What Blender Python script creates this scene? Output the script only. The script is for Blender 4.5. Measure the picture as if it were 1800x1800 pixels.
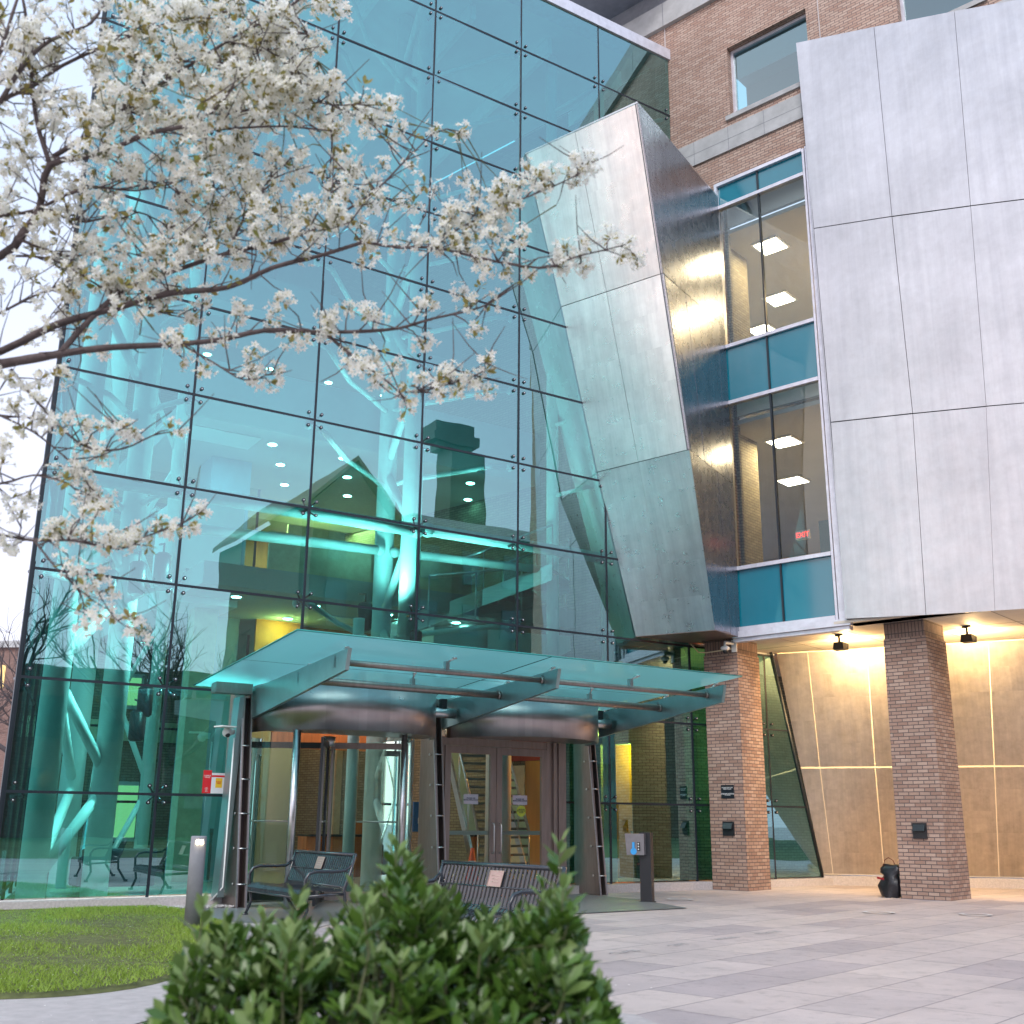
import bpy, math, random
import numpy as np
from mathutils import Matrix, Vector
random.seed(7); rng = np.random.default_rng(7)
S = bpy.context.scene
for o in list(bpy.data.objects): bpy.data.objects.remove(o)
R = math.radians

# ------------------------------------------------------------ camera
PITCH, ROLL, YAW, CAMH = 0.275695, 0.00828, R(41.8947), 1.3
look = Vector((-math.sin(YAW), math.cos(YAW), 0)); right = Vector((math.cos(YAW), math.sin(YAW), 0)); upv = Vector((0, 0, 1))
cam_d = bpy.data.cameras.new('camera'); cam = bpy.data.objects.new('camera', cam_d); S.collection.objects.link(cam)
fwd = look*math.cos(PITCH) + upv*math.sin(PITCH)
cup = -look*math.sin(PITCH) + upv*math.cos(PITCH)
crt = right*math.cos(ROLL) + cup*math.sin(ROLL)
cu2 = -right*math.sin(ROLL) + cup*math.cos(ROLL)
M = Matrix.Identity(4)
for i in range(3): M[i][0] = crt[i]; M[i][1] = cu2[i]; M[i][2] = -fwd[i]
M.translation = (0, 0, CAMH)
cam.matrix_world = M
cam_d.sensor_width = 36; cam_d.lens = 1924.7/1800*36; cam_d.clip_start = .05; cam_d.clip_end = 1500
cam_d.dof.use_dof = True; cam_d.dof.focus_distance = 19; cam_d.dof.aperture_fstop = 4.0
S.camera = cam
S.render.resolution_x = 1024; S.render.resolution_y = 1024
S.view_settings.view_transform = 'Standard'; S.view_settings.look = 'None'
S.view_settings.gamma = 1; S.view_settings.exposure = 0.80
S.cycles.max_bounces = 10; S.cycles.transparent_max_bounces = 24; S.cycles.glossy_bounces = 4; S.cycles.diffuse_bounces = 4
S.cycles.caustics_reflective = False; S.cycles.caustics_refractive = False
S.cycles.sample_clamp_indirect = 6

# ------------------------------------------------------------ sky and sun (dusk, thin lavender overcast)
SUN_EL, SUN_AZ = R(42), R(143)
W = bpy.data.worlds.new('World'); S.world = W; W.use_nodes = True
nt = W.node_tree; nt.nodes.clear()
wo = nt.nodes.new('ShaderNodeOutputWorld'); bg = nt.nodes.new('ShaderNodeBackground'); sky = nt.nodes.new('ShaderNodeTexSky')
sky.sky_type = 'NISHITA'; sky.sun_disc = False; sky.sun_elevation = SUN_EL; sky.sun_rotation = SUN_AZ
mx = nt.nodes.new('ShaderNodeMix'); mx.data_type = 'RGBA'; mx.inputs[0].default_value = .86
noi = nt.nodes.new('ShaderNodeTexNoise'); noi.inputs['Scale'].default_value = 1.6; noi.inputs['Detail'].default_value = 5
cr = nt.nodes.new('ShaderNodeValToRGB'); cr.color_ramp.elements[0].position = .3; cr.color_ramp.elements[1].position = .75
cr.color_ramp.elements[0].color = (6.6, 6.9, 8.2, 1); cr.color_ramp.elements[1].color = (8.6, 8.5, 9.5, 1)
nt.links.new(noi.outputs['Fac'], cr.inputs[0])
nt.links.new(sky.outputs[0], mx.inputs[6]); nt.links.new(cr.outputs[0], mx.inputs[7])
tcw = nt.nodes.new('ShaderNodeTexCoord'); sep = nt.nodes.new('ShaderNodeSeparateXYZ'); nt.links.new(tcw.outputs['Generated'], sep.inputs[0])
zr_ = nt.nodes.new('ShaderNodeValToRGB'); zr_.color_ramp.elements[0].position = .02; zr_.color_ramp.elements[1].position = .85
zr_.color_ramp.elements[0].color = (1.06, 1.02, 1.04, 1); zr_.color_ramp.elements[1].color = (.68, .88, 1.0, 1); nt.links.new(sep.outputs[2], zr_.inputs[0])
mm = nt.nodes.new('ShaderNodeMix'); mm.data_type = 'RGBA'; mm.blend_type = 'MULTIPLY'; mm.inputs[0].default_value = 1
nt.links.new(mx.outputs[2], mm.inputs[6]); nt.links.new(zr_.outputs[0], mm.inputs[7])
# sunset glow low in the south-west behind the camera
dp_ = nt.nodes.new('ShaderNodeVectorMath'); dp_.operation = 'DOT_PRODUCT'; nt.links.new(tcw.outputs['Generated'], dp_.inputs[0])
ga_, ge_ = R(217), R(5); dp_.inputs[1].default_value = (math.sin(ga_)*math.cos(ge_), math.cos(ga_)*math.cos(ge_), math.sin(ge_))
gr_ = nt.nodes.new('ShaderNodeValToRGB'); gr_.color_ramp.elements[0].position = .72; gr_.color_ramp.elements[1].position = 1.0
gr_.color_ramp.elements[0].color = (1, 1, 1, 1); gr_.color_ramp.elements[1].color = (2.1, 1.65, 1.3, 1); nt.links.new(dp_.outputs['Value'], gr_.inputs[0])
m3 = nt.nodes.new('ShaderNodeMix'); m3.data_type = 'RGBA'; m3.blend_type = 'MULTIPLY'; m3.inputs[0].default_value = 1
nt.links.new(mm.outputs[2], m3.inputs[6]); nt.links.new(gr_.outputs[0], m3.inputs[7]); nt.links.new(m3.outputs[2], bg.inputs[0]); bg.inputs[1].default_value = .092
nt.links.new(bg.outputs[0], wo.inputs[0])
sl = bpy.data.lights.new('sun', 'SUN'); sl.energy = 1.35; sl.angle = R(35); sl.color = (1, .93, .86)
so = bpy.data.objects.new('sun', sl); S.collection.objects.link(so)
so.rotation_euler = Vector((math.sin(SUN_AZ)*math.cos(SUN_EL), math.cos(SUN_AZ)*math.cos(SUN_EL), math.sin(SUN_EL))).to_track_quat('Z', 'Y').to_euler()

# ------------------------------------------------------------ frames
GA = R(15.27372)
GN = Vector((math.cos(GA), -math.sin(GA), 0)); GD = Vector((math.sin(GA), math.cos(GA), 0))
def G(n, t, z): return GN*n + GD*t + upv*z            # glass frame -> world
def at(px, py, dist):                                  # a point seen at (px,py) of the 1800 px picture, dist metres away horizontally
    r2 = (px-900)/1924.7; u2 = -(py-900)/1924.7
    d = fwd + crt*r2 + cu2*u2
    return Vector((0, 0, CAMH)) + d*(dist/math.hypot(d.x, d.y))
N0 = -17.85                                            # plane of the glass front
FY = 20.3                                              # plane of the brick front

# ------------------------------------------------------------ materials
def nodes(name):
    m = bpy.data.materials.new(name); m.use_nodes = True; m.node_tree.nodes.clear()
    o = m.node_tree.nodes.new('ShaderNodeOutputMaterial'); return m, m.node_tree, o
def lk(t, a, b): t.links.new(a, b)
def ramp(t, fac, c0, c1, p0=.3, p1=.7):
    r = t.nodes.new('ShaderNodeValToRGB'); r.color_ramp.elements[0].position = p0; r.color_ramp.elements[1].position = p1
    r.color_ramp.elements[0].color = (*c0, 1); r.color_ramp.elements[1].color = (*c1, 1); lk(t, fac, r.inputs[0]); return r.outputs[0]
def noise(t, vec, scale, detail=4, rough=.6, stretch=None):
    n = t.nodes.new('ShaderNodeTexNoise'); n.inputs['Scale'].default_value = scale; n.inputs['Detail'].default_value = detail; n.inputs['Roughness'].default_value = rough
    if stretch:
        mp = t.nodes.new('ShaderNodeMapping'); mp.inputs['Scale'].default_value = stretch; lk(t, vec, mp.inputs[0]); vec = mp.outputs[0]
    lk(t, vec, n.inputs['Vector']); return n.outputs['Fac']
def coord(t, k='UV'): return t.nodes.new('ShaderNodeTexCoord').outputs[k]
def mixc(t, f, a, b, mode='MIX'):
    m = t.nodes.new('ShaderNodeMix'); m.data_type = 'RGBA'; m.blend_type = mode
    for s, v in ((0, f), (6, a), (7, b)):
        if hasattr(v, 'links'): lk(t, v, m.inputs[s])
        else: m.inputs[s].default_value = v if s == 0 else (*v, 1)
    return m.outputs[2]
def mat(name, c, rough=.5, metal=0, var=.12, scale=6, bump=0, bscale=60, stretch=None, spec=None, emit=None, es=0, coat=0):
    m, t, o = nodes(name); p = t.nodes.new('ShaderNodeBsdfPrincipled'); v = coord(t, 'Object')
    f = noise(t, v, scale, stretch=stretch)
    a = tuple(max(0, x*(1-var)) for x in c); b = tuple(min(1, x*(1+var)) for x in c)
    lk(t, ramp(t, f, a, b), p.inputs['Base Color'])
    p.inputs['Roughness'].default_value = rough; p.inputs['Metallic'].default_value = metal
    if spec is not None: p.inputs['Specular IOR Level'].default_value = spec
    if coat: p.inputs['Coat Weight'].default_value = coat
    if emit: p.inputs['Emission Color'].default_value = (*emit, 1); p.inputs['Emission Strength'].default_value = es
    if bump:
        bn = t.nodes.new('ShaderNodeBump'); bn.inputs['Strength'].default_value = bump; bn.inputs['Distance'].default_value = .01
        lk(t, noise(t, v, bscale), bn.inputs['Height']); lk(t, bn.outputs[0], p.inputs['Normal'])
    lk(t, p.outputs[0], o.inputs[0]); return m
def brick_mat(name, c1, c2, mortar, bw=.203, bh=.0677, ms=.009, soldier=False):
    m, t, o = nodes(name); p = t.nodes.new('ShaderNodeBsdfPrincipled'); uv = coord(t)
    b = t.nodes.new('ShaderNodeTexBrick'); b.offset = .5
    if soldier:
        mp = t.nodes.new('ShaderNodeMapping'); mp.inputs['Rotation'].default_value = (0, 0, R(90)); lk(t, uv, mp.inputs[0]); v = mp.outputs[0]; b.offset = 0
    else: v = uv
    lk(t, v, b.inputs['Vector'])
    b.inputs['Scale'].default_value = 1; b.inputs['Brick Width'].default_value = bw; b.inputs['Row Height'].default_value = bh
    b.inputs['Mortar Size'].default_value = ms; b.inputs['Mortar Smooth'].default_value = .25; b.inputs['Bias'].default_value = -.1
    b.inputs['Color1'].default_value = (*c1, 1); b.inputs['Color2'].default_value = (*c2, 1); b.inputs['Mortar'].default_value = (*mortar, 1)
    big = noise(t, uv, .7, 5); fine = noise(t, uv, 28, 3)
    c = mixc(t, .35, b.outputs['Color'], ramp(t, big, (.45, .45, .45), (1.35, 1.3, 1.3), .2, .8), 'MULTIPLY')
    c = mixc(t, .3, c, ramp(t, fine, (.6, .6, .6), (1.4, 1.4, 1.4), .2, .8), 'MULTIPLY')
    lk(t, c, p.inputs['Base Color']); p.inputs['Roughness'].default_value = .85
    bn = t.nodes.new('ShaderNodeBump'); bn.invert = True; bn.inputs['Strength'].default_value = .7; bn.inputs['Distance'].default_value = .008
    lk(t, b.outputs['Fac'], bn.inputs['Height']); lk(t, bn.outputs[0], p.inputs['Normal'])
    lk(t, p.outputs[0], o.inputs[0]); return m
def glass_mat(name, tint, refl=(.85, .95, 1), ior=1.75, rough=.0, base=0.0, haze=0.0, hazec=(.5, .8, .8), wav=.0):
    m, t, o = nodes(name)
    tr = t.nodes.new('ShaderNodeBsdfTransparent'); tr.inputs[0].default_value = (*tint, 1)
    gl = t.nodes.new('ShaderNodeBsdfGlossy'); gl.inputs[0].default_value = (*refl, 1); gl.inputs['Roughness'].default_value = rough
    fr = t.nodes.new('ShaderNodeFresnel'); fr.inputs[0].default_value = ior
    if wav:
        bn = t.nodes.new('ShaderNodeBump'); bn.inputs['Strength'].default_value = wav; bn.inputs['Distance'].default_value = .02
        lk(t, noise(t, coord(t), .9, 1), bn.inputs['Height']); lk(t, bn.outputs[0], gl.inputs['Normal'])
    ad = t.nodes.new('ShaderNodeMath'); ad.operation = 'ADD'; ad.use_clamp = True; lk(t, fr.outputs[0], ad.inputs[0]); ad.inputs[1].default_value = base
    under = tr.outputs[0]
    if haze:
        df = t.nodes.new('ShaderNodeBsdfDiffuse'); df.inputs[0].default_value = (*hazec, 1)
        tl = t.nodes.new('ShaderNodeBsdfTranslucent'); tl.inputs[0].default_value = (*hazec, 1)
        a = t.nodes.new('ShaderNodeMixShader'); a.inputs[0].default_value = .85; lk(t, df.outputs[0], a.inputs[1]); lk(t, tl.outputs[0], a.inputs[2])
        h = t.nodes.new('ShaderNodeMixShader'); h.inputs[0].default_value = haze; lk(t, under, h.inputs[1]); lk(t, a.outputs[0], h.inputs[2]); under = h.outputs[0]
    mxs = t.nodes.new('ShaderNodeMixShader'); lk(t, ad.outputs[0], mxs.inputs[0]); lk(t, under, mxs.inputs[1]); lk(t, gl.outputs[0], mxs.inputs[2])
    lk(t, mxs.outputs[0], o.inputs[0]); return m
def steel_mat(name, c, rough=.36, streak=.25, dirt=.35):
    m, t, o = nodes(name); p = t.nodes.new('ShaderNodeBsdfPrincipled'); uv = coord(t)
    big = noise(t, uv, .55, 4); runs = noise(t, uv, 1, 5, .7, (5.5, .16, 1)); mott = noise(t, uv, 5, 6, .7)
    col = ramp(t, big, tuple(x*.86 for x in c), tuple(min(1, x*1.08) for x in c))
    col = mixc(t, streak, col, ramp(t, runs, (.42, .42, .48), (1.05, 1.05, 1.05), .33, .62), 'MULTIPLY')
    col = mixc(t, dirt, col, ramp(t, mott, (.72, .70, .68), (1.05, 1.05, 1.05)), 'MULTIPLY')
    lk(t, col, p.inputs['Base Color']); p.inputs['Metallic'].default_value = 1
    r = t.nodes.new('ShaderNodeMapRange'); lk(t, noise(t, uv, 3, 5, .7), r.inputs[0]); r.inputs[3].default_value = rough-.09; r.inputs[4].default_value = rough+.12
    lk(t, r.outputs[0], p.inputs['Roughness'])
    bn = t.nodes.new('ShaderNodeBump'); bn.inputs['Strength'].default_value = .05; bn.inputs['Distance'].default_value = .02
    lk(t, noise(t, uv, 1.6, 3), bn.inputs['Height']); lk(t, bn.outputs[0], p.inputs['Normal'])
    lk(t, p.outputs[0], o.inputs[0]); return m
def emis(name, c, s):
    m, t, o = nodes(name); e = t.nodes.new('ShaderNodeEmission'); e.inputs[0].default_value = (*c, 1); e.inputs[1].default_value = s
    lk(t, e.outputs[0], o.inputs[0]); return m
def leaf_mat(name, c0, c1, rough=.45, tl=.25, scale=3):
    m, t, o = nodes(name); p = t.nodes.new('ShaderNodeBsdfPrincipled'); oi = coord(t)
    col = ramp(t, noise(t, oi, scale, 2), c0, c1, .3, .7)
    lk(t, col, p.inputs['Base Color']); p.inputs['Roughness'].default_value = rough
    a = t.nodes.new('ShaderNodeBsdfTranslucent'); lk(t, col, a.inputs[0])
    x = t.nodes.new('ShaderNodeMixShader'); x.inputs[0].default_value = tl; lk(t, p.outputs[0], x.inputs[1]); lk(t, a.outputs[0], x.inputs[2])
    lk(t, x.outputs[0], o.inputs[0]); return m
def paving_mat():
    m, t, o = nodes('paving'); p = t.nodes.new('ShaderNodeBsdfPrincipled'); v = coord(t, 'Object')
    mp = t.nodes.new('ShaderNodeMapping'); mp.inputs['Rotation'].default_value = (0, 0, R(90)); mp.inputs['Location'].default_value = (.1, .33, 0); lk(t, v, mp.inputs[0])
    b = t.nodes.new('ShaderNodeTexBrick'); b.offset = .5; lk(t, mp.outputs[0], b.inputs['Vector'])
    b.inputs['Scale'].default_value = 1; b.inputs['Brick Width'].default_value = 1.42; b.inputs['Row Height'].default_value = .655
    b.inputs['Mortar Size'].default_value = .006; b.inputs['Mortar Smooth'].default_value = .1; b.inputs['Bias'].default_value = 0
    b.inputs['Color1'].default_value = (0, 0, 0, 1); b.inputs['Color2'].default_value = (1, 1, 1, 1); b.inputs['Mortar'].default_value = (.5, .5, .5, 1)
    r = t.nodes.new('ShaderNodeValToRGB'); e = r.color_ramp.elements; r.color_ramp.interpolation = 'CONSTANT'
    e[0].position = 0; e[0].color = (.41, .35, .355, 1); e[1].position = .2; e[1].color = (.455, .39, .385, 1)
    for pos, c in ((.32, (.50, .425, .41)), (.62, (.54, .46, .435)), (.8, (.52, .445, .43))):
        x = e.new(pos); x.color = (*c, 1)
    lk(t, b.outputs['Color'], r.inputs[0])
    c = mixc(t, b.outputs['Fac'], r.outputs[0], (.16, .14, .15))
    c = mixc(t, .5, c, ramp(t, noise(t, v, 190, 2), (.62, .62, .62), (1.3, 1.3, 1.3), .3, .7), 'MULTIPLY')
    c = mixc(t, .6, c, ramp(t, noise(t, v, .8, 6, .7), (.72, .72, .74), (1.15, 1.13, 1.12), .3, .7), 'MULTIPLY')
    c = mixc(t, .5, c, ramp(t, noise(t, v, 4.5, 7, .75), (.5, .5, .5), (1.1, 1.1, 1.1), .30, .48), 'MULTIPLY')
    c = mixc(t, .8, c, ramp(t, noise(t, v, 2.3, 3, .6), (.45, .42, .42), (1, 1, 1), .235, .25), 'MULTIPLY')
    lk(t, c, p.inputs['Base Color']); p.inputs['Roughness'].default_value = .62
    bn = t.nodes.new('ShaderNodeBump'); bn.invert = True; bn.inputs['Strength'].default_value = .5; bn.inputs['Distance'].default_value = .005
    lk(t, b.outputs['Fac'], bn.inputs['Height']); lk(t, bn.outputs[0], p.inputs['Normal'])
    lk(t, p.outputs[0], o.inputs[0]); return m

m_paving = paving_mat()
m_brick = brick_mat('brick', (.42, .275, .215), (.56, .43, .355), (.20, .15, .14))
m_pbrick = brick_mat('pillar_brick', (.34, .215, .165), (.50, .365, .295), (.13, .105, .10), ms=.0085)
m_soldier = brick_mat('soldier_brick', (.26, .17, .135), (.36, .25, .205), (.11, .09, .085), soldier=True)
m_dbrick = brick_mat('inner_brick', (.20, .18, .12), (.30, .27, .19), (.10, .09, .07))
m_stone = mat('limestone', (.43, .44, .45), .8, var=.15, scale=3, bump=.3)
m_plinth = mat('granite_plinth', (.50, .46, .46), .7, var=.15, scale=30, bump=.2, bscale=200)
m_conc = mat('concrete', (.43, .395, .39), .85, var=.12, scale=8, bump=.2, bscale=120)
m_slate = mat('dark_slate', (.19, .20, .21), .35, var=.2, scale=20)
m_glass = glass_mat('curtain_glass', (.17, .86, .82), (.60, .96, 1.0), 1.85, base=.27, wav=.07)
m_gin = glass_mat('clear_glass', (.72, .88, .85), (.9, 1, 1), 1.45)
m_canopy = glass_mat('canopy_glass', (.62, .97, .98), (.7, .95, 1), 1.3, haze=.72, hazec=(.38, .97, 1.0))
m_fin = mat('canopy_fin', (.34, .44, .45), .34, metal=.9, var=.1, scale=3)
m_cantop = glass_mat('canopy_top', (.96, 1, 1), (.8, .97, 1), 1.2)
m_edge = mat('glass_edge', (.03, .30, .29), .2)
m_vis = glass_mat('vision_glass', (.74, .84, .82), (.8, .95, 1), 1.6, base=.02)
m_spandrel = mat('spandrel_glass', (.006, .19, .27), .08, var=.05, scale=1, spec=.9)
m_upglass = glass_mat('upper_glass', (.30, .62, .68), (.8, .97, 1), 1.8, base=.15)
m_seal = mat('black_seal', (.012, .02, .03), .4)
m_black = mat('black_metal', (.015, .016, .02), .4, spec=.5)
m_bolt = mat('bolt_steel', (.10, .11, .13), .25, metal=.9)
m_steel = steel_mat('brushed_panel', (.60, .60, .625), .40, .18)
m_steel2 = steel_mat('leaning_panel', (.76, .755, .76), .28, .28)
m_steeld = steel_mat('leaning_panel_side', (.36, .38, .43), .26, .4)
m_warm = steel_mat('recess_panel', (.62, .55, .46), .40, .3, .7)
m_inox = mat('stainless', (.56, .55, .56), .28, metal=1, var=.1, scale=2, stretch=(1, 1, 12))
m_bronze = mat('bronzed_steel', (.32, .265, .25), .38, metal=.9, var=.12, scale=2, stretch=(8, 8, 1))
m_drum = steel_mat('drum_steel', (.46, .41, .42), .30, .1, .2)
m_frame = mat('silver_frame', (.70, .70, .78), .35, metal=.3)
m_tube = mat('aqua_white_paint', (.86, .93, .91), .42, var=.04, bump=.3, bscale=40)
m_white = mat('white_paint', (.78, .80, .80), .6, var=.05, scale=1)
m_mid = mat('mid_grey_wall', (.34, .36, .38), .8, var=.1, scale=1)
m_ceil = mat('ceiling_white', (.50, .50, .50), .9, var=.04, scale=1)
m_soff = mat('soffit_board', (.66, .60, .52), .7, var=.06, scale=2)
m_floor = mat('terrazzo', (.34, .33, .29), .22, var=.15, scale=40)
m_wood = mat('wood_panel', (.52, .17, .06), .5, var=.25, scale=1.2, stretch=(6, 6, .6))
m_orange = mat('orange_wood', (.62, .27, .05), .5, var=.15, scale=1, stretch=(8, 8, .5))
m_red = mat('red_wall', (.45, .05, .03), .6)
m_cream = mat('cream_wall', (.72, .62, .42), .7)
m_yellow = mat('ochre_wall', (.85, .27, .02), .6)
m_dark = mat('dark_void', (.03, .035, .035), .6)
m_blue = mat('blue_column', (.30, .42, .52), .6, var=.04)
m_lamp = emis('warm_lamp', (1, .72, .40), 45)
m_down = emis('downlight', (1, .90, .75), 26)
m_panel = emis('office_light', (1, .86, .66), 13)
m_flood = emis('flood_lens', (1, .66, .26), 60)
m_redlit = emis('exit_red', (1, .05, .04), 2.2)
m_bench = mat('black_bench', (.018, .022, .03), .27, var=.2, coat=.5)
m_plaque = mat('copper_plaque', (.42, .30, .27), .4, metal=.6)
m_grey = mat('grey_bollard', (.23, .24, .27), .5)
m_bush = leaf_mat('bush_leaf', (.028, .085, .016), (.12, .215, .035), .24, .18, 2)
m_bush2 = leaf_mat('bush_young_leaf', (.10, .19, .05), (.22, .30, .09), .38, .3, 2)
m_bark = mat('bark', (.10, .075, .075), .85, var=.35, scale=18, bump=.6, bscale=50)
m_twig = mat('green_stem', (.12, .13, .06), .8)
m_petal = leaf_mat('petal', (.95, .94, .88), (.98, .97, .93), .6, .6)
m_stamen = mat('stamen', (.50, .48, .16), .8)
m_tleaf = leaf_mat('new_leaf', (.24, .27, .06), (.42, .30, .11), .5, .4)
m_grass = leaf_mat('grass_blade', (.13, .26, .03), (.42, .54, .08), .6, .3, 1.2)
m_soil = mat('soil', (.10, .11, .035), .95, var=.4, scale=7, bump=.6)
m_bag = mat('black_plastic', (.012, .012, .016), .32, var=.2, bump=1, bscale=9)
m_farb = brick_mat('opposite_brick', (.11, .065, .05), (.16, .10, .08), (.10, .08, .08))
m_far = brick_mat('far_brick', (.20, .11, .09), (.28, .17, .14), (.22, .18, .17))
m_twigfar = mat('far_twigs', (.10, .085, .09), .9)
m_win = mat('dark_window', (.03, .04, .05), .1, spec=.8)
m_litwin = emis('lit_window', (1, .72, .32), .9)
def flat(name, c, r=.5): return mat(name, c, r, var=.03)
m_txt_w = flat('white_ink', (.8, .82, .84)); m_txt_k = flat('dark_ink', (.02, .02, .06)); m_sgn_k = flat('sign_black', (.01, .012, .02), .35)
m_sgn_g = flat('sign_grey', (.50, .48, .56)); m_posr = flat('poster_red', (.62, .02, .03)); m_posy = flat('poster_yellow', (.80, .52, .04)); m_posw = flat('poster_white', (.72, .76, .82))
m_stk = flat('sticker_lime', (.50, .58, .06)); m_bl = flat('label_blue', (.05, .38, .85)); m_cone = flat('cone_orange', (.85, .10, .04)); m_shirt = flat('blue_shirt', (.02, .10, .28))

# ------------------------------------------------------------ geometry helpers
class MB:
    def __init__(s): s.v = []; s.f = []; s.m = []; s.sm = []
    def add(s, vs, fs, mi=0, smooth=False):
        b = len(s.v); s.v += [Vector(v) for v in vs]
        for f in fs: s.f.append([b+i for i in f]); s.m.append(mi); s.sm.append(smooth)
        return s
    def box(s, x0, y0, z0, x1, y1, z1, mi=0):
        x0, x1 = sorted((x0, x1)); y0, y1 = sorted((y0, y1)); z0, z1 = sorted((z0, z1))
        return s.add([(x0,y0,z0),(x1,y0,z0),(x1,y1,z0),(x0,y1,z0),(x0,y0,z1),(x1,y0,z1),(x1,y1,z1),(x0,y1,z1)],
                     [(0,3,2,1),(4,5,6,7),(0,1,5,4),(1,2,6,5),(2,3,7,6),(3,0,4,7)], mi)
    def hexa(s, b4, t4, mi=0):   # two quads, bottom/top in same winding
        return s.add(list(b4)+list(t4), [(3,2,1,0),(4,5,6,7),(0,1,5,4),(1,2,6,5),(2,3,7,6),(3,0,4,7)], mi)
    def slab(s, pts, off, mi=0):  # polygon extruded by vector
        n = len(pts); off = Vector(off); p = [Vector(a) for a in pts]
        return s.add(p+[a+off for a in p], [tuple(range(n))[::-1], tuple(range(n, 2*n))]+[(i, (i+1) % n, n+(i+1) % n, n+i) for i in range(n)], mi)
    def tube(s, pts, r, seg=10, mi=0, caps=True, r2=None):
        pts = [Vector(p) for p in pts]; n = len(pts); rings = []; prev = None
        if not isinstance(r, (list, tuple)): r = [r + ((r2 if r2 is not None else r)-r)*i/max(1, n-1) for i in range(n)]
        for i, p in enumerate(pts):
            d = (pts[min(i+1, n-1)]-pts[max(i-1, 0)]).normalized()
            if prev is None: a = d.orthogonal().normalized()
            else: a = (prev-d*prev.dot(d)).normalized() if (prev-d*prev.dot(d)).length > 1e-6 else d.orthogonal().normalized()
            prev = a; b = d.cross(a)
            rings.append([p+(a*math.cos(k*2*math.pi/seg)+b*math.sin(k*2*math.pi/seg))*r[i] for k in range(seg)])
        vs = [v for q in rings for v in q]; fs = []
        for i in range(n-1):
            for k in range(seg): fs.append((i*seg+k, i*seg+(k+1) % seg, (i+1)*seg+(k+1) % seg, (i+1)*seg+k))
        s.add(vs, fs, mi, True)
        if caps:
            b = len(s.v)-len(vs)
            s.f.append([b+k for k in range(seg)][::-1]); s.m.append(mi); s.sm.append(False)
            s.f.append([b+(n-1)*seg+k for k in range(seg)]); s.m.append(mi); s.sm.append(False)
        return s
    def ball(s, c, r, mi=0, seg=8, rg=6, sc=(1, 1, 1)):
        c = Vector(c); vs = []; fs = []
        for i in range(rg+1):
            a = math.pi*i/rg
            for k in range(seg):
                b = 2*math.pi*k/seg; vs.append(c+Vector((math.sin(a)*math.cos(b)*r*sc[0], math.sin(a)*math.sin(b)*r*sc[1], math.cos(a)*r*sc[2])))
        for i in range(rg):
            for k in range(seg): fs.append((i*seg+k, (i+1)*seg+k, (i+1)*seg+(k+1) % seg, i*seg+(k+1) % seg))
        return s.add(vs, fs, mi, True)
    def xf(s, fn):
        s.v = [Vector(fn(v)) for v in s.v]; return s
def link(o): S.collection.objects.link(o); return o
PM = {}
def thing(name, label, cat, loc=(0, 0, 0), rotz=0, group=None, kind=None):
    o = link(bpy.data.objects.new(name, None)); o.empty_display_size = .2
    o.location = loc; o.rotation_euler = (0, 0, rotz)
    o['label'] = label; o['category'] = cat
    if group: o['group'] = group
    if kind: o['kind'] = kind
    PM[o.name] = Matrix.Translation(Vector(loc)) @ Matrix.Rotation(rotz, 4, 'Z'); return o
def tag(o, label=None, cat=None, group=None, kind=None):
    if label: o['label'] = label
    if cat: o['category'] = cat
    if group: o['group'] = group
    if kind: o['kind'] = kind
    return o
def mesh_uv(me):
    n = len(me.loops)
    if n == 0: return
    co = np.empty(len(me.vertices)*3); me.vertices.foreach_get('co', co); co = co.reshape(-1, 3)
    vi = np.empty(n, int); me.loops.foreach_get('vertex_index', vi)
    nf = len(me.polygons); nr = np.empty(nf*3); me.polygons.foreach_get('normal', nr); nr = nr.reshape(-1, 3)
    lt = np.empty(nf, int); me.polygons.foreach_get('loop_total', lt)
    N = np.repeat(nr, lt, axis=0); P = co[vi]
    h = np.hypot(N[:, 0], N[:, 1]); up = h < .35
    hh = np.where(h < 1e-6, 1, h); tx = -N[:, 1]/hh; ty = N[:, 0]/hh
    u = np.where(up, P[:, 0], P[:, 0]*tx+P[:, 1]*ty); v = np.where(up, P[:, 1], P[:, 2])
    uvl = me.uv_layers.new(name='UVMap'); uvl.data.foreach_set('uv', np.stack([u, v], 1).ravel())
def part(name, mb, mats, parent=None, fr='W', uv=True):
    """fr: W world coordinates, G glass frame (n,t,z), L local to parent"""
    if not isinstance(mats, (list, tuple)): mats = [mats]
    vs = mb.v
    if fr == 'G': vs = [G(*v) for v in vs]
    me = bpy.data.meshes.new(name); me.from_pydata([tuple(v) for v in vs], [], mb.f)
    for m in mats: me.materials.append(m)
    me.polygons.foreach_set('material_index', mb.m); me.polygons.foreach_set('use_smooth', mb.sm)
    me.update()
    if uv: mesh_uv(me)
    o = link(bpy.data.objects.new(name, me))
    if parent is not None:
        pm = PM.get(parent.name, Matrix.Identity(4)); o.parent = parent
        if fr != 'L' : me.transform(pm.inverted())
        PM[o.name] = pm
    else: PM[o.name] = Matrix.Identity(4)
    return o
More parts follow.
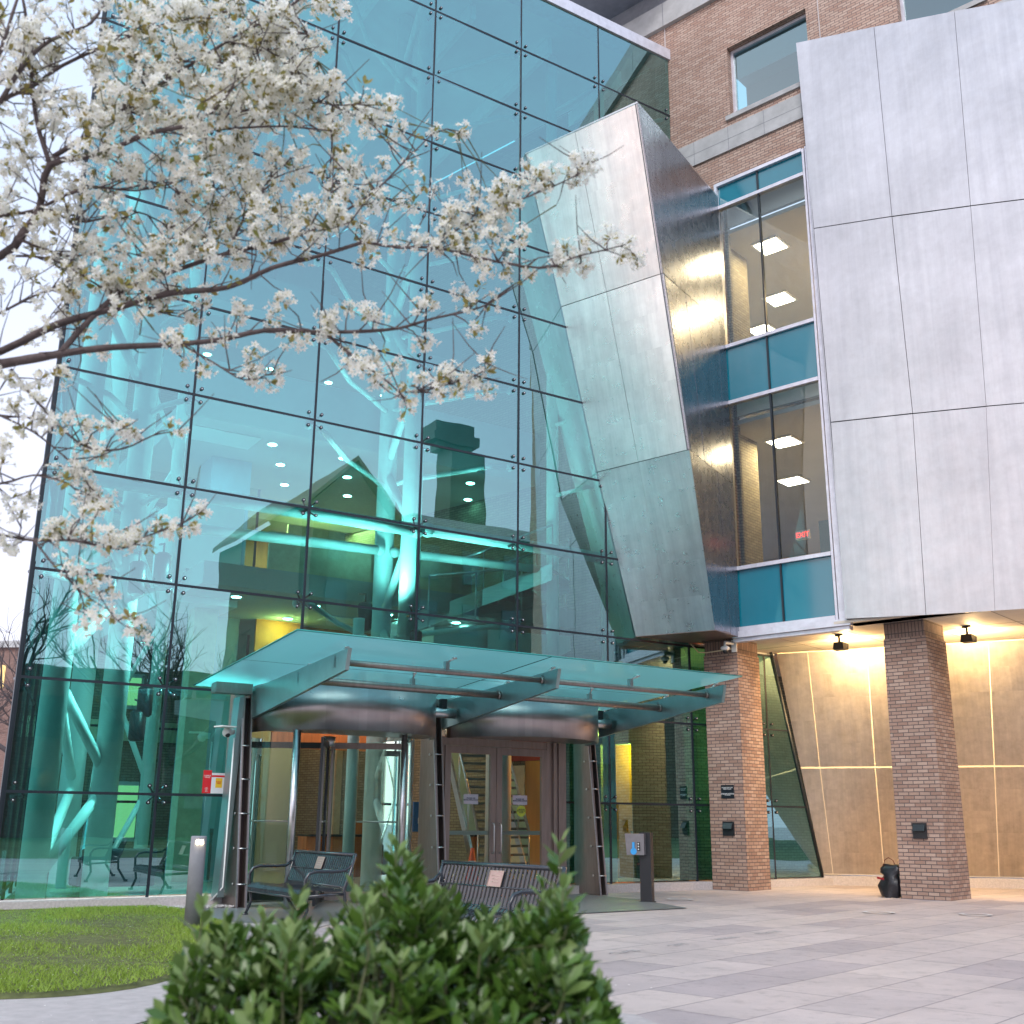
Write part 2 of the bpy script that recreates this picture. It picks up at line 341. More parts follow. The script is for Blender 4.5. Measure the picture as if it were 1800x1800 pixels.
def npmesh(name, V, F, mats, mi=None, parent=None, smooth=False):
    me = bpy.data.meshes.new(name); V = np.asarray(V, float); F = np.asarray(F, int)
    me.vertices.add(len(V)); me.vertices.foreach_set('co', V.ravel())
    k = F.shape[1]; me.loops.add(F.size); me.loops.foreach_set('vertex_index', F.ravel())
    me.polygons.add(len(F)); me.polygons.foreach_set('loop_start', np.arange(0, F.size, k)); me.polygons.foreach_set('loop_total', np.full(len(F), k))
    for m in (mats if isinstance(mats, (list, tuple)) else [mats]): me.materials.append(m)
    if mi is not None: me.polygons.foreach_set('material_index', np.asarray(mi, int))
    if smooth: me.polygons.foreach_set('use_smooth', np.ones(len(F), bool))
    me.update(calc_edges=True)
    o = link(bpy.data.objects.new(name, me))
    if parent is not None:
        o.parent = parent; me.transform(PM[parent.name].inverted()); PM[o.name] = PM[parent.name]
    return o
def text_part(name, body, size, m, parent, origin, xdir, zdir, align='CENTER', depth=.002):
    cu = bpy.data.curves.new(name, 'FONT'); cu.body = body; cu.size = size; cu.align_x = align; cu.align_y = 'CENTER'; cu.extrude = depth; cu.space_line = .85
    tmp = link(bpy.data.objects.new(name, cu)); dg = bpy.context.evaluated_depsgraph_get(); dg.update()
    me = bpy.data.meshes.new_from_object(tmp.evaluated_get(dg)); bpy.data.objects.remove(tmp); bpy.data.curves.remove(cu)
    xd = Vector(xdir).normalized(); zd = Vector(zdir).normalized(); yd = xd.cross(zd)
    T = Matrix.Identity(4)
    for i in range(3): T[i][0] = xd[i]; T[i][1] = zd[i]; T[i][2] = yd[i]
    T.translation = Vector(origin); me.transform(T)
    me.materials.clear(); me.materials.append(m)
    o = link(bpy.data.objects.new(name, me))
    if parent is not None: me.transform(PM[parent.name].inverted()); o.parent = parent
    return o
def copytree(o, loc, rotz, label):
    r = link(o.copy()); r.location = loc; r.rotation_euler = (0, 0, rotz); r['label'] = label
    for c in o.children:
        d = link(c.copy()); d.parent = r
        for g in c.children: e = link(g.copy()); e.parent = d
    return r

# ============================================================ GROUND
mb = MB(); mb.add([(-300, -300, 0), (300, -300, 0), (300, 300, 0), (-300, 300, 0)], [(0, 1, 2, 3)])
tag(part('plaza_pavement', mb, m_paving), 'large stone slab paving of the plaza in pale and darker grey', kind='structure')
def smooth_poly(p, it=2):
    for _ in range(it):
        q = []
        for i in range(len(p)):
            a = p[i]; b = p[(i+1) % len(p)]; q += [(a[0]*.75+b[0]*.25, a[1]*.75+b[1]*.25), (a[0]*.25+b[0]*.75, a[1]*.25+b[1]*.75)]
        p = q
    return p
mb = MB(); mb.add([(3, -60, .006), (60, -60, .006), (60, 60, .006), (3, 60, .006)], [(0, 1, 2, 3)])
tag(part('reflection_lawn', mb, mat('reflection_grass', (.07, .10, .03), .9, var=.4, scale=2)), 'unseen lawn added across the plaza to darken the reflections in the glass', kind='structure')  # unseen dark ground, added so the glass mirrors less bright paving
# concrete path round the lawn
path = [(-22, 3), (-17.4, 7.2), (-15.2, 15.3), (-13.6, 14.8), (-12.6, 11.0), (-10.6, 7.8), (-7.6, 5.4), (-6.9, 3.9), (-7.2, 2.4), (-9, -1), (-22, -6)]
mb = MB(); mb.add([(x, y, .008) for x, y in path], [tuple(range(len(path)))])
tag(part('concrete_path', mb, m_conc), 'pale concrete path curving round the lawn', kind='structure')
mb = MB(); q_ = [(-7.2, 2.4), (-6.6, 4.6), (-5.75, 6.3), (-5.3, 6.75), (-4.9, 6.8), (-4.3, 6.45), (-3.2, 5.2), (-1.5, 3.2), (1, -1), (-5, -3)]; mb.add([(x, y, .0085) for x, y in q_], [tuple(range(len(q_)))])
tag(part('near_path', mb, m_conc), 'concrete path in the foreground under the bush', kind='structure')
lawn = smooth_poly([(-20, 5.0), (-17.05, 7.6), (-16.1, 9.35), (-15.45, 9.6), (-14.0, 9.15), (-12.55, 8.65), (-11.1, 7.9), (-9.6, 6.6), (-8.5, 5.3), (-8.35, 4.5), (-8.7, 3.9), (-9.8, 2.0), (-20, -3)], 2)
cx = sum(p[0] for p in lawn)/len(lawn); cy = sum(p[1] for p in lawn)/len(lawn)
mb = MB(); n = len(lawn); vs = []; fs = []
rings = [1, .985, .95, .8, .5, .2]; hs = [.01, .03, .042, .05, .052, .052]
for r_, h_ in zip(rings, hs): vs += [(cx+(x-cx)*r_, cy+(y-cy)*r_, h_) for x, y in lawn]
for i in range(len(rings)-1): fs += [(i*n+k, i*n+(k+1) % n, (i+1)*n+(k+1) % n, (i+1)*n+k) for k in range(n)]
fs.append(tuple((len(rings)-1)*n+k for k in range(n))); mb.add(vs, fs, 0, True)
tag(part('lawn_ground', mb, m_soil), 'low soil mound under the lawn', kind='structure')
def inpoly(X, Y, poly):
    c = np.zeros(len(X), bool); j = len(poly)-1
    for i in range(len(poly)):
        xi, yi = poly[i]; xj, yj = poly[j]
        c ^= ((yi > Y) != (yj > Y)) & (X < (xj-xi)*(Y-yi)/(yj-yi+1e-12)+xi); j = i
    return c
K = 210000
X = rng.uniform(-19, -8.2, K); Y = rng.uniform(-1, 9.6, K); k = inpoly(X, Y, [(cx+(x-cx)*.992, cy+(y-cy)*.992) for x, y in lawn]) & (Y > 2.2+.0*X)
patch = np.sin(X*1.9+np.sin(Y*2.3)*1.5)+np.sin(Y*2.7+X*1.1)+rng.normal(0, .7, K); k &= patch > -1.1
X = X[k]; Y = Y[k]; K = len(X); a = rng.uniform(0, 2*np.pi, K); h = rng.uniform(.015, .042, K)*(1+.45*np.sin(X*2.1+np.sin(Y*1.7)*2)); w = .005
lx = rng.normal(0, .03, K); ly = rng.normal(0, .03, K); z0 = np.full(K, .045)
V = np.stack([np.stack([X-w*np.cos(a), Y-w*np.sin(a), z0], 1), np.stack([X+w*np.cos(a), Y+w*np.sin(a), z0], 1), np.stack([X+lx, Y+ly, z0+h], 1)], 1).reshape(-1, 3)
tag(npmesh('grass', V, np.arange(3*K).reshape(-1, 3), m_grass), 'short yellow green grass on the lawn', 'grass', kind='stuff')
K = 420; X = rng.uniform(-13, -5.5, K); Y = rng.uniform(2.5, 8.6, K); a = rng.uniform(0, 6.28, K); zz_ = np.where(inpoly(X, Y, lawn), .085, .013)
V = np.stack([np.stack([X+.008*np.cos(a+q), Y+.008*np.sin(a+q), zz_+rng.uniform(0, .004, K)], 1) for q in (0, 1.4, 3.1, 4.6)], 1).reshape(-1, 3)
tag(npmesh('fallen_petals', V, np.arange(4*K).reshape(-1, 4), m_petal), 'fallen white petals on the lawn and path', 'petals', kind='stuff')
# gravel strip along plinth
K = 2600; tt = rng.uniform(2.2, 6.1, K); nn = rng.uniform(N0+.32, N0+.78, K)
V = []; F = []
oct_ = np.array([(1,0,0),(-1,0,0),(0,1,0),(0,-1,0),(0,0,1),(0,0,-1)], float); of = np.array([(0,2,4),(2,1,4),(1,3,4),(3,0,4),(2,0,5),(1,2,5),(3,1,5),(0,3,5)])
for i in range(K):
    p = G(nn[i], tt[i], .015+rng.uniform(0, .02)); s_ = rng.uniform(.012, .026, 3); q = oct_*s_; an = rng.uniform(0, 6.28); c_, s2 = math.cos(an), math.sin(an)
    q = np.stack([q[:, 0]*c_-q[:, 1]*s2, q[:, 0]*s2+q[:, 1]*c_, q[:, 2]*.7], 1)+np.array(p); V.append(q); F.append(of+6*i)
tag(npmesh('gravel', np.concatenate(V), np.concatenate(F), mat('gravel', (.46, .43, .43), .8, var=.5, scale=9)), 'pale gravel strip at the foot of the glass wall', 'gravel', kind='stuff')
# dark slate landing before the doors
mb = MB(); P = [G(-17.5, 6.3, .012), G(-17.5, 12.9, .012), (-11.87, 16.6, .012), (-10.15, 15.55, .012), (-10.75, 13.0, .012), (-12.6, 9.0, .012), (-15.2, 8.7, .012)]
mb.add([P[0], P[6], P[5], P[4], P[3], P[2], P[1]], [tuple(range(7))])
tag(part('door_landing', mb, m_slate), 'dark slate landing in front of the doors', kind='structure')
for i, (x, y, l) in enumerate([(-7.66, 17.02, 'pale round ring set in the paving in front of the bag'), (-6.45, 17.72, 'pale round ring set in the paving nearest the right edge'), (-11.37, 17.18, 'pale round ring set in the paving beside the button post')]):
    mb = MB(); s_ = 36
    vs = [(x+r_*math.cos(2*math.pi*k/s_), y+r_*math.sin(2*math.pi*k/s_), .016) for r_ in (.17, .24) for k in range(s_)]
    mb.add(vs, [(k, s_+k, s_+(k+1) % s_, (k+1) % s_) for k in range(s_)])
    vs = [(x+r_*math.cos(2*math.pi*k/s_), y+r_*math.sin(2*math.pi*k/s_), z_) for r_, z_ in ((.165, .008), (.245, .008)) for k in range(s_)]
    tag(part('ground_ring', mb, flat('ring_paint', (.62, .60, .60))), l, 'ground cover', 'round covers in the paving')
# worn engraved line of letters on one slab row
pi_ = thing('paving_inscription', 'worn line of engraved letters along one row of paving slabs', 'inscription', (-7.25, 11.4, 0))
m_eng = flat('engraved', (.40, .37, .38))
for i, w in enumerate(('CLASS', 'GIFT', 'WALK', 'PLAZA')): text_part('word', w, .17, m_eng, pi_, (-7.25, 9.9+i*1.0, .009), (0, 1, 0), (-1, 0, 0), depth=.001)

# ============================================================ GLASS FRONT
tc = [2.75, 4.95, 7.19, 9.42, 11.66, 13.90, 16.14]
zr = [.17, 1.67, 3.34, 5.01, 6.69, 8.37, 10.06, 11.74, 13.41, 15.08, 16.74, 18.39, 20.03]
gw = thing('glass_wall', 'tall teal glass front of bolted panes meeting the brick building', 'glass wall', G(N0, 2.75, 0), 0)
def pane(t0, t1, z0, z1, n=N0, mat_=m_glass, par=gw, jit=.006):
    g = .010; j = [random.uniform(-jit, jit) for _ in range(2)]
    a = [(n+j[0], t0+g, z0+g), (n-j[0]+j[1], t1-g, z0+g), (n-j[0], t1-g, z1-g), (n+j[0]-j[1], t0+g, z1-g)]
    mb = MB(); mb.add(a, [(0, 1, 2, 3)]); return part('glass_pane', mb, mat_, par, 'G')
for k in range(12):
    cols = list(tc)
    if k < 2: cols = [2.75, 4.95, 6.02]
    for i in range(len(cols)-1):
        pane(cols[i], cols[i+1], zr[k], zr[k+1])
for k in range(2):
    for a, b in ((12.62, 13.9), (13.9, 16.14), (16.14, 18.4)): pane(a, b, zr[k], zr[k+1])
pane(6.02, 12.62, 3.34-.02, 3.34+.0001) if False else None
for k, (a, b) in ((2, (16.14, 18.4)),): pane(a, b, zr[k], 5.02)
def leanT(z): return 19.86-(z-.2)*(19.86-18.62)/4.9
for z0, z1 in ((.17, 1.67), (1.67, 3.34), (3.34, 5.02)):
    mb = MB(); mb.add([(N0, 18.41, z0+.01), (N0, leanT(z0)-.03, z0+.01), (N0, leanT(z1)-.03, z1-.01), (N0, 18.41, z1-.01)], [(0, 1, 2, 3)]); part('glass_pane', mb, m_glass, gw, 'G')
# joints
for i, t_ in enumerate(tc + [18.4]):
    w = .022
    z0 = 0.15; z1 = 20.03
    if t_ in (7.19, 9.42, 11.66): z0 = 3.34
    if t_ > 16: z1 = 5.02
    mb = MB(); mb.box(N0-.03, t_-w, z0, N0+.006, t_+w, z1); part('mullion', mb, m_seal, gw, 'G')
for k, z_ in enumerate(zr[1:-1]):
    segs = [(2.75, 16.14)]
    if k == 0: segs = [(2.75, 6.0), (12.62, leanT(z_))]
    elif k in (1, 2): segs = [(2.75, leanT(z_))]
    for a, b in segs:
        mb = MB(); mb.box(N0-.03, a, z_-.02, N0+.009, b, z_+.02); part('transom', mb, m_seal, gw, 'G')
mb = MB(); mb.box(N0-.06, 2.70, .15, N0+.02, 2.745, 20.03); part('corner_bead', mb, m_seal, gw, 'G')
mb = MB(); mb.tube([(N0+.01, leanT(.2), .17), (N0+.01, leanT(5.1), 5.1)], .035, 6); part('edge_seal', mb, m_seal, gw, 'G')
# spider fittings
def spider(t_, z_, left=True, rightb=True):
    mb = MB(); d = .125
    for a in ((-1,) if not rightb else (1,) if not left else (-1, 1)):
        for b in (-1, 1):
            c = (N0+.012, t_+a*d, z_+b*d)
            mb.tube([(N0+.004, t_+a*d, z_+b*d), (N0+.028, t_+a*d, z_+b*d)], .033, 10, 0)
            mb.ball((N0+.03, t_+a*d, z_+b*d), .016, 1, 6, 4)
            mb.tube([(N0-.02, t_+a*d, z_+b*d), (N0-.16, t_, z_)], .016, 5, 0)
    mb.tube([(N0-.14, t_, z_), (N0-.34, t_, z_)], .03, 6, 0)
    part('spider_fitting', mb, [m_bolt, m_inox], gw, 'G')
for t_ in tc[:-1]:
    for z_ in zr[1:-1]:
        if z_ < 2 and 6 < t_ < 12.6: continue
        spider(t_, z_, left=(t_ > 2.8))
for z_ in (1.67, 3.34): spider(18.4, z_)
for z_ in (1.67, 3.34, 18.39, 16.74): spider(16.14, z_)
# parapet coping
mb = MB(); mb.box(N0-.5, 2.65, 20.04, N0+.05, 16.3, 20.34); part('coping', mb, m_frame, gw, 'G')
mb = MB(); mb.box(N0-.2, 2.6, 0, N0+.22, 6.05, .15); mb.box(N0-.2, 12.7, 0, N0+.22, 17.05, .15); mb.box(N0-.2, 17.07, 0, N0+.22, 19.95, .15)
part('stone_plinth', mb, m_plinth, gw, 'G')
# side return and rear glazing of the hall
def wallpane(a, b, z0, z1, m_, par, name='glass_pane'):
    mb = MB(); mb.add([(a[0], a[1], z0), (b[0], b[1], z0), (b[0], b[1], z1), (a[0], a[1], z1)], [(0, 1, 2, 3)]); part(name, mb, m_, par, 'G')
rt = thing('rear_glazing', 'rear glass wall of the hall seen through the front at its left corner', 'glass wall', G(-26.5, 5.2, 0))
ra, rb, rc = (N0-.03, 2.76), (-26.4, 4.6), (-26.4, 9.2)
for k in range(0, 12, 2):
    wallpane(ra, rb, zr[k], zr[k+2], m_gin, rt); wallpane(rb, rc, zr[k], zr[k+2], m_gin, rt)
mb = MB()
for a, b in ((ra, rb), (rb, rc)):
    a = Vector((a[0], a[1], 0)); b = Vector((b[0], b[1], 0))
    for z_ in zr: mb.tube([a+Vector((-.05, .05, z_)), b+Vector((0, .02, z_))], .03, 5)
    L = (b-a).length; m_ = max(2, round(L/2.2))
    for i in range(m_+1): p = a+(b-a)*i/m_+Vector((-.05, .05, 0)); mb.tube([p, p+Vector((0, 0, 20))], .035, 5)
part('glazing_bars', mb, m_seal, rt, 'G')

# ============================================================ HALL STEELWORK
def tower(label, tubes, r, lac):
    o = thing('column_truss', label, 'steel column', G(*tubes[0], 0), group='aqua steel column trusses')
    for (n_, t_) in tubes:
        mb = MB(); mb.tube([(n_, t_, .05), (n_, t_, 20)], r, 18); part('column_tube', mb, m_tube, o, 'G')
    for (a, b) in lac:
        mb = MB(); A = tubes[a]; B = tubes[b]; z_ = .3; s_ = 0
        while z_ < 19.4:
            p, q = (A, B) if s_ == 0 else (B, A)
            mb.tube([(p[0], p[1], z_), (q[0], q[1], z_+1.52)], r*.42, 8); z_ += 1.66; s_ ^= 1
        part('lacing', mb, m_tube, o, 'G')
    return o
T1 = tower('thick aqua tube columns laced in zigzag at the left corner of the hall', [(-18.65, 3.42), (-19.1, 4.45), (-21.9, 4.5)], .21, [(0, 1), (0, 2)])
T2 = tower('aqua twin tube column above the entrance canopy', [(-18.75, 9.72), (-20.2, 9.85)], .20, [(0, 1)])
T3 = tower('slim aqua tube column deep behind the left glass', [(-22.2, 5.25), (-22.2, 5.95)], .13, [(0, 1)])
def beam(name, label, pts, r, cat='steel tube'):
    mb = MB(); mb.tube(pts, r, 14)
    for p in (pts[0], pts[-1]): mb.ball(p, r*1.25, 0, 10, 6)
    tag(part(name, mb, m_tube, None, 'G'), label, cat, 'aqua horizontal tubes')
beam('wind_tube', 'front aqua horizontal tube left of the twin column', [(-18.3, 3.2, 6.72), (-18.3, 9.6, 6.74)], .13)
beam('wind_tube', 'front aqua horizontal tube right of the twin column, ending by the leaning steel', [(-18.3, 9.85, 6.78), (-18.3, 14.1, 6.80)], .12)
beam('wind_tube', 'rear aqua horizontal tube left of the twin column', [(-19.3, 4.4, 6.35), (-19.9, 9.6, 6.66)], .10)
beam('wind_tube', 'rear aqua horizontal tube right of the twin column', [(-19.9, 9.95, 6.66), (-19.3, 13.5, 6.62)], .09)
def arms(label, bt, bn, targets, zs):
    o = thing('bracket_arms', label, 'steel bracket', G(bn, bt, zs[0]), group='curved arms carrying the glass')
    for z_ in zs:
        mb = MB()
        for tt_ in targets:
            mid = (bn+.55, bt+(tt_-bt)*.45, z_-.02)
            mb.tube([(bn, bt, z_-.28), (bn+.2, bt+(tt_-bt)*.2, z_-.12), mid, (N0-.5, bt+(tt_-bt)*.85, z_+.02), (N0-.3, tt_, z_)], .055, 8)
            mb.ball((N0-.32, tt_, z_), .09, 0, 8, 6)
        part('arm', mb, m_tube, o, 'G')
arms('curved aqua arms reaching from the twin column to the glass joints', 9.75, -20.1, (7.19, 11.66), [zr[3]]+zr[5:12])
arms('curved aqua arms reaching from the corner columns to the glass joints', 4.4, -19.2, (2.9, 4.95), zr[3:12])
for i, (t_, l) in enumerate(((13.6, 'slim aqua column behind the glass near the brick wall'), (15.1, 'slim aqua column just behind the leaning steel volume'))):
    mb = MB(); mb.tube([(-19.4, t_, .1), (-19.4, t_, 20)], .14, 14)
    for z_ in zr[5:12]: mb.tube([(-19.4, t_, z_), (N0-.2, t_+(.3 if i == 0 else 1.0), z_)], .05, 8)
    tag(part('slim_column', mb, m_tube, None, 'G'), l, 'steel column')

# ============================================================ HALL INTERIOR
hall = thing('entrance_hall', 'entrance hall interior behind the teal glass with floors, ceilings and walls', 'hall interior', G(-24, 9, 0))
def gb(name, a, m_, par=hall): mb = MB(); mb.box(*a); return part(name, mb, m_, par, 'G')
mb = MB(); mb.slab([(N0-.22, 2.9, .02), (N0-.22, 24, .02), (-33, 24, .02), (-33, 6.4, .02)], (0, 0, .08)); part('floor', mb, m_floor, hall, 'G')
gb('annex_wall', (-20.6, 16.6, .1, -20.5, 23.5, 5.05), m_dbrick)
gb('annex_ceiling', (-20.6, 15.6, 5.05, N0-.1, 23.5, 5.09), m_ceil)
mb = MB(); mb.slab([(N0-.05, 2.9, 20.05), (N0-.05, 16.1, 20.05), (-33, 12, 20.05), (-33, 6.4, 20.05)], (0, 0, .2)); part('roof', mb, m_white, hall, 'G')
for i in range(6): gb('roof_beam', (-26 if i < 2 else -32, 4.3+i*2.2, 19.6, N0-1.0, 4.42+i*2.2, 20.04), m_tube)
gb('upper_ceiling', (-33, 6.2, 13.3, -24.8, 21, 13.75), m_ceil)
gb('middle_ceiling', (-33, 6.0, 9.55, -22.0, 21, 10.0), m_ceil)
gb('lower_ceiling', (-33, 6.3, 5.75, -20.9, 21, 6.2), m_ceil)
gb('parapet', (-20.95, 7.6, 6.2, -20.9, 12.4, 7.0), m_cream)
gb('parapet', (-22.05, 5.4, 10.0, -22.0, 21, 10.9), m_mid)
gb('parapet', (-24.85, 5.2, 13.75, -24.8, 21, 14.7), m_mid)
gb('bulkhead', (-23.6, 6.0, 5.6, -22.3, 7.5, 7.75), m_white)
mb = MB(); mb.box(-22.31, 6.35, 6.15, -22.28, 7.15, 6.3); part('air_grille', mb, m_grey, hall, 'G')
gb('rear_wall', (-33.3, 9.2, 0.1, -33, 21.5, 5.75), m_wood)
gb('rear_wall', (-31.3, 8.4, 6.2, -31, 21.5, 9.55), m_wood)
gb('rear_wall', (-31.0, 7.0, 10.0, -30.7, 21.5, 13.3), m_mid)
gb('rear_wall', (-31.0, 7.0, 13.75, -30.7, 21.5, 20.0), m_mid)
gb('cream_panel', (-28.1, 10.7, 6.25, -28, 12.4, 9.2), m_cream)
gb('blue_column', (-25.3, 7.35, .1, -24.4, 8.3, 9.55), m_blue)
gb('white_column', (-23.2, 6.75, .1, -22.75, 7.25, 5.6), m_cream)
gb('dark_recess', (-32.8, 9.4, .15, -32.7, 11.8, 3.0), m_dark)
gb('wood_wall', (-24.6, 9.3, 2.9, -24.5, 11.8, 5.75), m_wood)
gb('ochre_wall', (-24.2, 8.6, 4.0, -24.12, 9.7, 5.75), m_yellow)
# lobby behind doors: cream strip, orange wood wall, red wall
def yb(name, x0, x1, z0, z1, m_, d): mb = MB(); mb.box(x0, FY-.03-d, z0, x1, FY-.005, z1); part(name, mb, m_, hall)
yb('orange_wall', -17.66, -16.6, .1, 2.7, m_orange, .03); yb('cream_strip', -18.25, -17.67, .1, 2.6, m_cream, .05); yb('red_wall', -18.25, -16.6, 2.71, 3.3, m_red, .03); yb('wood_wall', -18.6, -16.6, 3.31, 5.6, m_wood, .03)
mb = MB(); mb.tube([(-20.0, 12.62, .1), (-20.0, 12.62, 5.3)], .27, 24); part('round_column', mb, m_white, hall, 'G')
mb = MB(); mb.tube([(-18.9, 8.75, .1), (-18.9, 8.75, 5.0)], .11, 14); part('aqua_post', mb, m_tube, hall, 'G')
# brick wing continuing inside, with ochre niche
mb = MB()
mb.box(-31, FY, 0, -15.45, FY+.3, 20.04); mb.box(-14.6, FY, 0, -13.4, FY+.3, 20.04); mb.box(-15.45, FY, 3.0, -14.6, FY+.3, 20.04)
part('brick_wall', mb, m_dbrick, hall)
mb = MB(); mb.box(-15.8, FY+1.0, 0.1, -14.2, FY+1.1, 3.2); part('niche_wall', mb, m_yellow, hall)
mb = MB(); mb.box(-15.2, FY+.75, .85, -14.8, FY+.95, 1.12); part('drinking_fountain', mb, m_inox, hall)
# far brick wing seen through the rear glazing
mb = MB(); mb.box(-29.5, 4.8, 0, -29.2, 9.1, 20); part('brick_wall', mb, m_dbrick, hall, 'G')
for (t_, z0, z1) in ((7.3, .75, 2.2), (7.0, 4.0, 4.9)):
    t_ -= .3; mb = MB(); mb.box(-29.2, t_, z0, -29.14, t_+.8, z1, 0); mb.box(-29.14, t_+.08, z0+.1, -29.12, t_+.72, z1-.1, 1); part('inner_window', mb, [m_frame, m_litwin], hall, 'G')
mb = MB(); mb.box(-29.2, 4.8, 3.2, -29.1, 9.1, 3.7); part('stone_band', mb, m_cream, hall, 'G')
# stairs
def stair(label, p0, p1, w, n_):
    o = thing('staircase', label, 'staircase', p0)
    p0 = Vector(p0); p1 = Vector(p1); d = p1-p0; hd = Vector((d.x, d.y, 0)).normalized(); sd = Vector((-hd.y, hd.x, 0))*w/2; L = math.hypot(d.x, d.y)
    mb = MB()
    for i in range(n_):
        a = p0+hd*(L*i/n_)+upv*(d.z*(i+1)/n_); b = a+hd*(L/n_+.03)
        mb.slab([a-sd, b-sd, b+sd, a+sd], (0, 0, -.05))
    part('treads', mb, m_grey, o)
    mb = MB()
    for s_ in (-1, 1): q = sd*s_*1.02; mb.slab([p0+q-upv*.25, p1+q-upv*.25, p1+q+upv*.12, p0+q+upv*.12], sd.normalized()*.05*s_)
    part('stringer', mb, m_inox, o)
    mb = MB(); q = sd*1.05
    for s_ in (-1, 1): mb.tube([p0+q*s_+upv*1.0, p1+q*s_+upv*1.0], .03, 8)
    for i in range(6): a = p0+d*(i/5); [mb.tube([a+q*s_, a+q*s_+upv], .018, 6) for s_ in (-1, 1)]
    part('handrail', mb, m_inox, o)
    for s_ in (-1, 1):
        mb = MB(); mb.add([p0+q*s_+upv*.15, p1+q*s_+upv*.15, p1+q*s_+upv*.95, p0+q*s_+upv*.95], [(0, 1, 2, 3)]); part('glass_panel', mb, m_gin, o)
stair('open stair with glass balustrade behind the double doors', G(-20.6, 13.15, .1), G(-23.3, 13.5, 4.4), 1.15, 24)
stair('upper stair flight with teal glass balustrade above the canopy', G(-22.6, 11.4, 5.4), G(-19.5, 13.9, 6.6), 1.3, 10)
mb = MB()
for i in range(12):
    a0 = i/12; a1 = (i+1)/12; f = lambda a: (11.2+3.6*a, 4.15+.95*a**2, 5.3+.15*a)
    A = f(a0); B = f(a1); mb.slab([(-20.4, A[0], A[1]), (-20.4, B[0], B[1]), (-20.4, B[0], B[2]), (-20.4, A[0], A[2])], (-2, 0, 0))
part('curved_soffit', mb, m_white, hall, 'G')
# balcony glass
for t0 in (11.0, 12.2, 13.4):
    mb = MB(); mb.add([(-20.3, t0, 5.4+(t0-11)*.2), (-20.3, t0+1.15, 5.4+(t0-9.85)*.2), (-20.3, t0+1.15, 6.3+(t0-9.85)*.2), (-20.3, t0, 6.3+(t0-11)*.2)], [(0, 1, 2, 3)]); part('balustrade_panel', mb, m_gin, hall, 'G')
mb = MB(); mb.tube([(-20.3, 11.0, 6.38), (-20.3, 14.6, 7.1)], .025, 8)
for t0 in (11, 12.17, 13.37, 14.6): mb.tube([(-20.3, t0, 5.3+(t0-11)*.2), (-20.3, t0, 6.38+(t0-11)*.2)], .02, 6)
part('balcony_rail', mb, m_inox, hall, 'G')
# reception desk
o = thing('reception_desk', 'curved wooden reception desk with dark top seen through the revolving door', 'desk', G(-23.5, 10.6, .1))
mb = MB(); pts = [(-23.2+.35*math.cos(a)-.4, 9.9+(1.9*(i/10)), 0) for i, a in enumerate([k*.3-1.5 for k in range(11)])]
for i in range(10):
    a, b = pts[i], pts[i+1]; mb.hexa([(a[0], a[1], .1), (b[0], b[1], .1), (b[0]-.5, b[1], .1), (a[0]-.5, a[1], .1)], [(a[0], a[1], .95), (b[0], b[1], .95), (b[0]-.5, b[1], .95), (a[0]-.5, a[1], .95)])
part('front', mb, m_wood, o, 'G')
mb = MB()
for i in range(10):
    a, b = pts[i], pts[i+1]; mb.hexa([(a[0]+.08, a[1], .952), (b[0]+.08, b[1], .952), (b[0]-.55, b[1], .952), (a[0]-.55, a[1], .952)], [(a[0]+.08, a[1], 1.0), (b[0]+.08, b[1], 1.0), (b[0]-.55, b[1], 1.0), (a[0]-.55, a[1], 1.0)])
part('counter_top', mb, m_black, o, 'G')
mb = MB(); mb.box(-23.9, 11.1, 1.0, -23.85, 11.5, 1.3); tag(part('wooden_screen', mb, m_wood, None, 'G'), 'small wooden board standing on the reception desk', 'screen')
mb = MB(); mb.box(-31.2, 13.0, 1.3, -31.1, 13.9, 2.5); mb.box(-31.1, 13.1, 2.1, -31.08, 13.8, 2.35, 1)
tag(part('notice_board', mb, [flat('board_teal', (.03, .14, .17)), m_sgn_k], None, 'G'), 'dark notice board on the pale wall behind the desk', 'notice board')
# pale wall behind the revolving door
gb('lobby_wall', (-31.3, 9.3, .1, -31.2, 16, 5.6), flat('lobby_green', (.42, .62, .55)))
gb('cream_strip', (-29.1, 12.9, .1, -29, 13.35, 4.2), m_cream)
gb('cream_strip', (-29.3, 13.7, .1, -29.2, 14.3, 4.2), m_cream)
# hanging shirt / banner
mb = MB(); mb.box(-24.5, 13.0, 1.05, -24.45, 13.5, 1.75)
bn_ = tag(part('blue_banner', mb, m_shirt, None, 'G'), 'dark blue banner beside the reception desk', 'banner')
PM[bn_.name] = Matrix.Identity(4)
text_part('banner_text', 'DC', .2, m_txt_w, bn_, G(-24.43, 13.25, 1.3), GD, upv)
# traffic cone
o = thing('traffic_cone', 'orange traffic cone at the foot of the stair behind the left door', 'cone', G(-19.4, 11.65, .1))
mb = MB(); mb.tube([G(-19.4, 11.65, .13), G(-19.4, 11.65, .8)], [.14, .03], 14); part('cone_body', mb, m_cone, o)
mb = MB(); mb.tube([G(-19.4, 11.65, .45), G(-19.4, 11.65, .58)], [.088, .066], 14); part('white_band', mb, m_txt_w, o)
mb = MB(); p = G(-19.4, 11.65, .1); mb.box(p.x-.2, p.y-.2, .1, p.x+.2, p.y+.2, .13); part('base', mb, m_cone, o)
